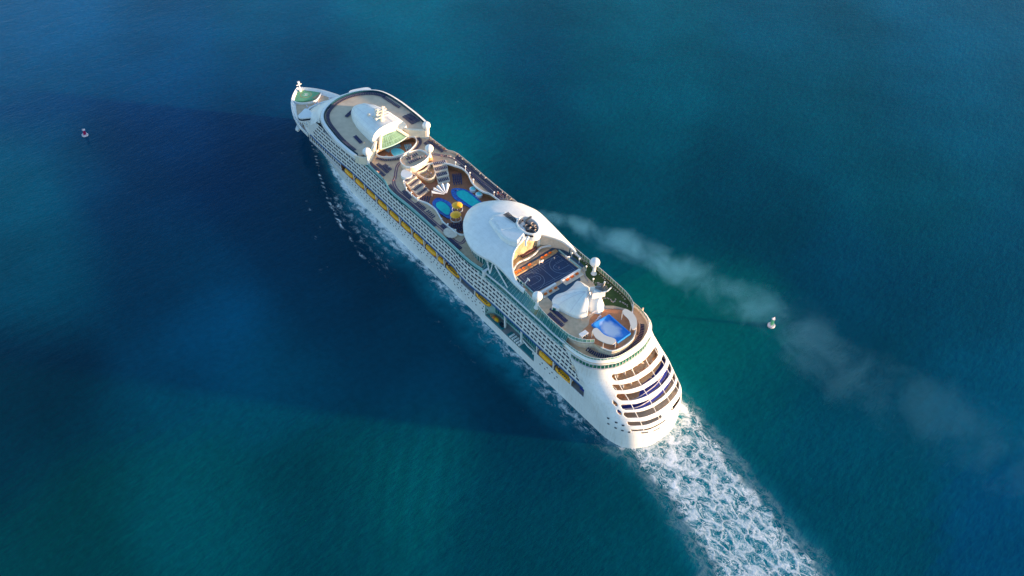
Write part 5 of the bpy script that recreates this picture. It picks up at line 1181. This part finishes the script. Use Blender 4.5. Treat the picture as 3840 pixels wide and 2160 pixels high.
# ---- people
def skin_person(name, joints, edges, cloth, trousers):
    me = bpy.data.meshes.new('p'); me.from_pydata([j[:3] for j in joints], edges, []); ob = bpy.data.objects.new('p', me); COL.objects.link(ob)
    md = ob.modifiers.new('s', 'SKIN'); md.use_smooth_shade = True
    for i, j in enumerate(joints): me.skin_vertices[0].data[i].radius = (j[3], j[3])
    me.skin_vertices[0].data[0].use_root = True
    dg = bpy.context.evaluated_depsgraph_get(); dg.update(); m2 = bpy.data.meshes.new_from_object(ob.evaluated_get(dg))
    bpy.data.objects.remove(ob); m2.materials.clear()
    for q in (SKIN, cloth, trousers, HAIR): m2.materials.append(q)
    for p in m2.polygons:
        z = p.center.z; r_ = abs(p.center.y)
        p.material_index = 3 if z > 1.62 else 0 if z > 1.42 else (1 if (z > 0.92 and r_ < 0.26) else 0 if z > 0.92 else 2 if z > 0.45 else 0)
    o = bpy.data.objects.new(name, m2); return o
J = [(0, 0, 0.98, .14), (0, 0, 1.2, .13), (0, 0, 1.42, .12), (0, 0, 1.52, .055), (0.02, 0, 1.66, .10), (0, .19, 1.40, .055), (0.03, .27, 1.13, .042), (0.16, .28, 0.92, .03), (0.2, .28, 0.84, .03),
     (0, -.19, 1.40, .055), (-0.03, -.27, 1.13, .042), (0.03, -.29, 0.88, .03), (0.04, -.29, 0.80, .03), (0.03, .10, 0.9, .085), (0.06, .11, 0.5, .058), (0.0, .12, 0.09, .04), (0.14, .13, 0.04, .035), (-0.03, -.10, 0.9, .085), (-0.02, -.11, 0.5, .058), (-0.12, -.12, 0.09, .04), (0.02, -.13, 0.04, .035)]
ED = [(0, 1), (1, 2), (2, 3), (3, 4), (2, 5), (5, 6), (6, 7), (7, 8), (2, 9), (9, 10), (10, 11), (11, 12), (0, 13), (13, 14), (14, 15), (15, 16), (0, 17), (17, 18), (18, 19), (19, 20)]
PP = [skin_person('person', J, ED, CL[a], CL[b_]) for a, b_ in ((0, 2), (1, 0), (2, 0), (3, 3), (0, 0))]
cn_ = ['white top', 'red top', 'blue top', 'dark clothes', 'white clothes']
spots = []
def crowd(P, z, n_, where, jit=0.6):
    Q = smoothp(P, 6, False)
    for _ in range(n_):
        x, y = random.choice(Q); spots.append((x+random.uniform(-jit, jit), y+random.uniform(-jit, jit), z, where))
crowd([(219, -20.2), (208, -20.4), (199, -21)], DK, 20, 'at the rail by the starboard forward radome')
crowd([(192, -23.4), (170, -23.1), (143, -23.0)], DK, 40, 'leaning on the long starboard rail', 0.35)
crowd([(197, -15.6), (193.5, -18.6), (190, -20.4)], DK, 14, 'on the starboard bend of the running track')
crowd([(152, -20), (146, -21), (141, -20.5)], DK, 22, 'crowded at the starboard rail next to the crown dome', 1.2)
crowd([(196.5, 14.6), (194.8, 16.4)], DK, 5, 'on the port bend of the running track')
crowd([(206, 19.4), (198, 19.8)], DK, 5, 'at the port rail ahead of the bend')
crowd([(182, 12), (177, 2), (170, -8)], 34.96, 16, 'walking on the lower pool deck', 2.5)
crowd([(192, -2), (188, -3), (187, 0)], 36.42, 14, 'on the amber bar island', 1.4)
crowd([(203, 3), (200, -3), (197, -6)], 41.26, 12, 'on the raised bar floor', 1.2)
for x, y, w_ in ((58.6, 7.6, 'standing by the white tent roof'), (54.7, 6.5, 'standing between the tent roof and the wave rider'), (86.3, -7.4, 'playing in the starboard half of the blue court'), (92.4, -9.7, 'at the forward starboard corner of the blue court'), (93.6, 3.0, 'beside the side hoop of the court')): spots.append((x, y, APZ+0.04, w_))
for x, y in ((41.5, 14.1), (35.8, 9.7), (32.1, 1.7), (44.0, -20.0)): spots.append((x, y, 36.43, 'on the curved stern deck'))
for x, y in ((228.5, 13.6), (206.0, 12.2), (216, 14.6)): spots.append((x, y, DK if x < 220 else 41.51, 'walking near the port forward loungers'))
usedp = set()
for i, (x, y, z, where) in enumerate(spots):
    k = random.randrange(5)
    o = PP[k] if k not in usedp else PP[k].copy(); usedp.add(k); COL.objects.link(o)
    o.location = (x, y, z+0.01); o.rotation_euler.z = random.uniform(0, 2*PI); tag(o, 'person in %s %s' % (cn_[k], where), 'person', 'people '+where)

# ---- buoys
for x, y, c1, lab, leg in ((401.5, 124.3, RED, 'magenta red channel buoy with pale float, alone on the sea left of the ship', -0.25), (17.0, -93.5, LEAF, 'green channel buoy with white float, alone on the sea right of the ship', 0.0)):
    r = empty('channel_buoy', (x, y, 0)); r.rotation_euler = (0.05, leg, 0); tag(r, lab, 'buoy'); r.scale = (1.25, 1.25, 1.25)
    MB().lathe([(1.2, -0.8), (1.5, -0.3), (1.55, 0.5), (1.4, 0.75), (0.3, 0.8)], (0, 0, 0), 24).build('float', LILAC, r, smooth=True, angle=40)
    m_ = MB()
    for k in range(4): m_.tube([(0.85*math.cos(k*PI/2+.4), 0.85*math.sin(k*PI/2+.4), 0.7), (0.45*math.cos(k*PI/2+.4), 0.45*math.sin(k*PI/2+.4), 4.0)], 0.09, 6)
    m_.lathe([(0.62, 1.1), (0.5, 3.4)], (0, 0, 0), 14); m_.build('tower', c1, r)
    m_ = MB(); m_.lathe([(0.75, 4.0), (0.75, 4.15)], (0, 0, 0), 14); m_.box((0, 0.42, 4.5), (0.1, 0.6, 0.7)); m_.box((0, -0.42, 4.5), (0.1, 0.6, 0.7)); m_.lathe([(0.16, 4.15), (0.16, 4.6), (0.05, 4.7)], (0, 0, 0), 10); m_.build('lantern_ring', LILAC, r)

# ---- exhaust smoke drifting off the funnel to starboard
SP = [(113, -9, 2.2), (106, -14.2, 5.0), (98, -17.6, 6.6), (90, -21, 8.2), (72, -29.4, 10.5), (51, -35, 12.2), (30, -40.2, 13.4), (14, -42, 15), (0, -46, 17), (-16, -50, 19), (-33, -47.5, 20), (-50, -48, 21), (-71, -54, 23), (-93, -60, 25), (-120, -66, 28), (-150, -72, 32)]
ZS = 57.0
SPs = smoothp(SP, 3, False)
mb = MB(); mb.loft([[(x, y+r_*1.15*math.cos(t), ZS+r_*0.8*math.sin(t)+(0 if x > 90 else 0)) for t in [2*PI*k/16 for k in range(16)]] for x, y, r_ in SPs])
sm = mb.build('exhaust_smoke', []); tag(sm, 'pale bluish plume of exhaust smoke drifting astern to starboard of the ship', 'smoke', None, 'stuff')
m = bpy.data.materials.new('smoke'); m.use_nodes = True; t = m.node_tree; N = t.nodes; Lk = t.links.new
N.remove(N['Principled BSDF']); pvn = N.new('ShaderNodeVolumePrincipled'); Lk(pvn.outputs[0], N['Material Output'].inputs['Volume'])
pvn.inputs['Color'].default_value = (0.16, 0.56, 1.0, 1); pvn.inputs['Anisotropy'].default_value = 0.1
tc_ = nd('ShaderNodeTexCoord').outputs['Object']; sx = nd('ShaderNodeSeparateXYZ'); Lk(tc_, sx.inputs[0])
def curve(v, pts, lo, hi):       # piecewise map over x in [-150,110]
    fcn = nd('ShaderNodeFloatCurve'); u_ = mr(v, -150, 114, 0, 1, False); Lk(u_, fcn.inputs['Value']); cv = fcn.mapping.curves[0]
    P_ = sorted([((x+150)/264, (y-lo)/(hi-lo)) for x, y in pts])
    cv.points[0].location = P_[0]; cv.points[1].location = P_[-1]
    for q in P_[1:-1]: cv.points.new(*q)
    fcn.mapping.update(); return mth('ADD', mth('MULTIPLY', fcn.outputs[0], hi-lo), lo)
yc = curve(sx.outputs[0], [(a, b_) for a, b_, c_ in SP], -75, 0); rc = curve(sx.outputs[0], [(a, c_) for a, b_, c_ in SP], 0, 40)
dc = curve(sx.outputs[0], [(114, 0.2), (106, 0.9), (98, 0.98), (80, 0.92), (50, 0.72), (20, 0.52), (0, 0.26), (-20, 0.15), (-50, 0.075), (-80, 0.05), (-115, 0.03), (-150, 0.0)], 0, 1)
dy = mth('DIVIDE', mth('SUBTRACT', sx.outputs[1], yc), rc); dz = mth('DIVIDE', mth('SUBTRACT', sx.outputs[2], ZS), mth('MULTIPLY', rc, 0.75))
q_ = mth('SUBTRACT', 1.0, mth('ADD', mth('MULTIPLY', dy, dy), mth('MULTIPLY', dz, dz)), True)
s1 = nz(0.055, 5, tc_, 0.66, 0.9).outputs[0]
pf = mr(mth('ADD', s1, mth('MULTIPLY', q_, 0.20)), 0.55, 0.76, 0.0, 1.0)
Lk(mth('MULTIPLY', mth('MULTIPLY', mth('MULTIPLY', pf, q_), dc), 0.052), pvn.inputs['Density'])
sm.data.materials.append(m)
for i in range(10): pass
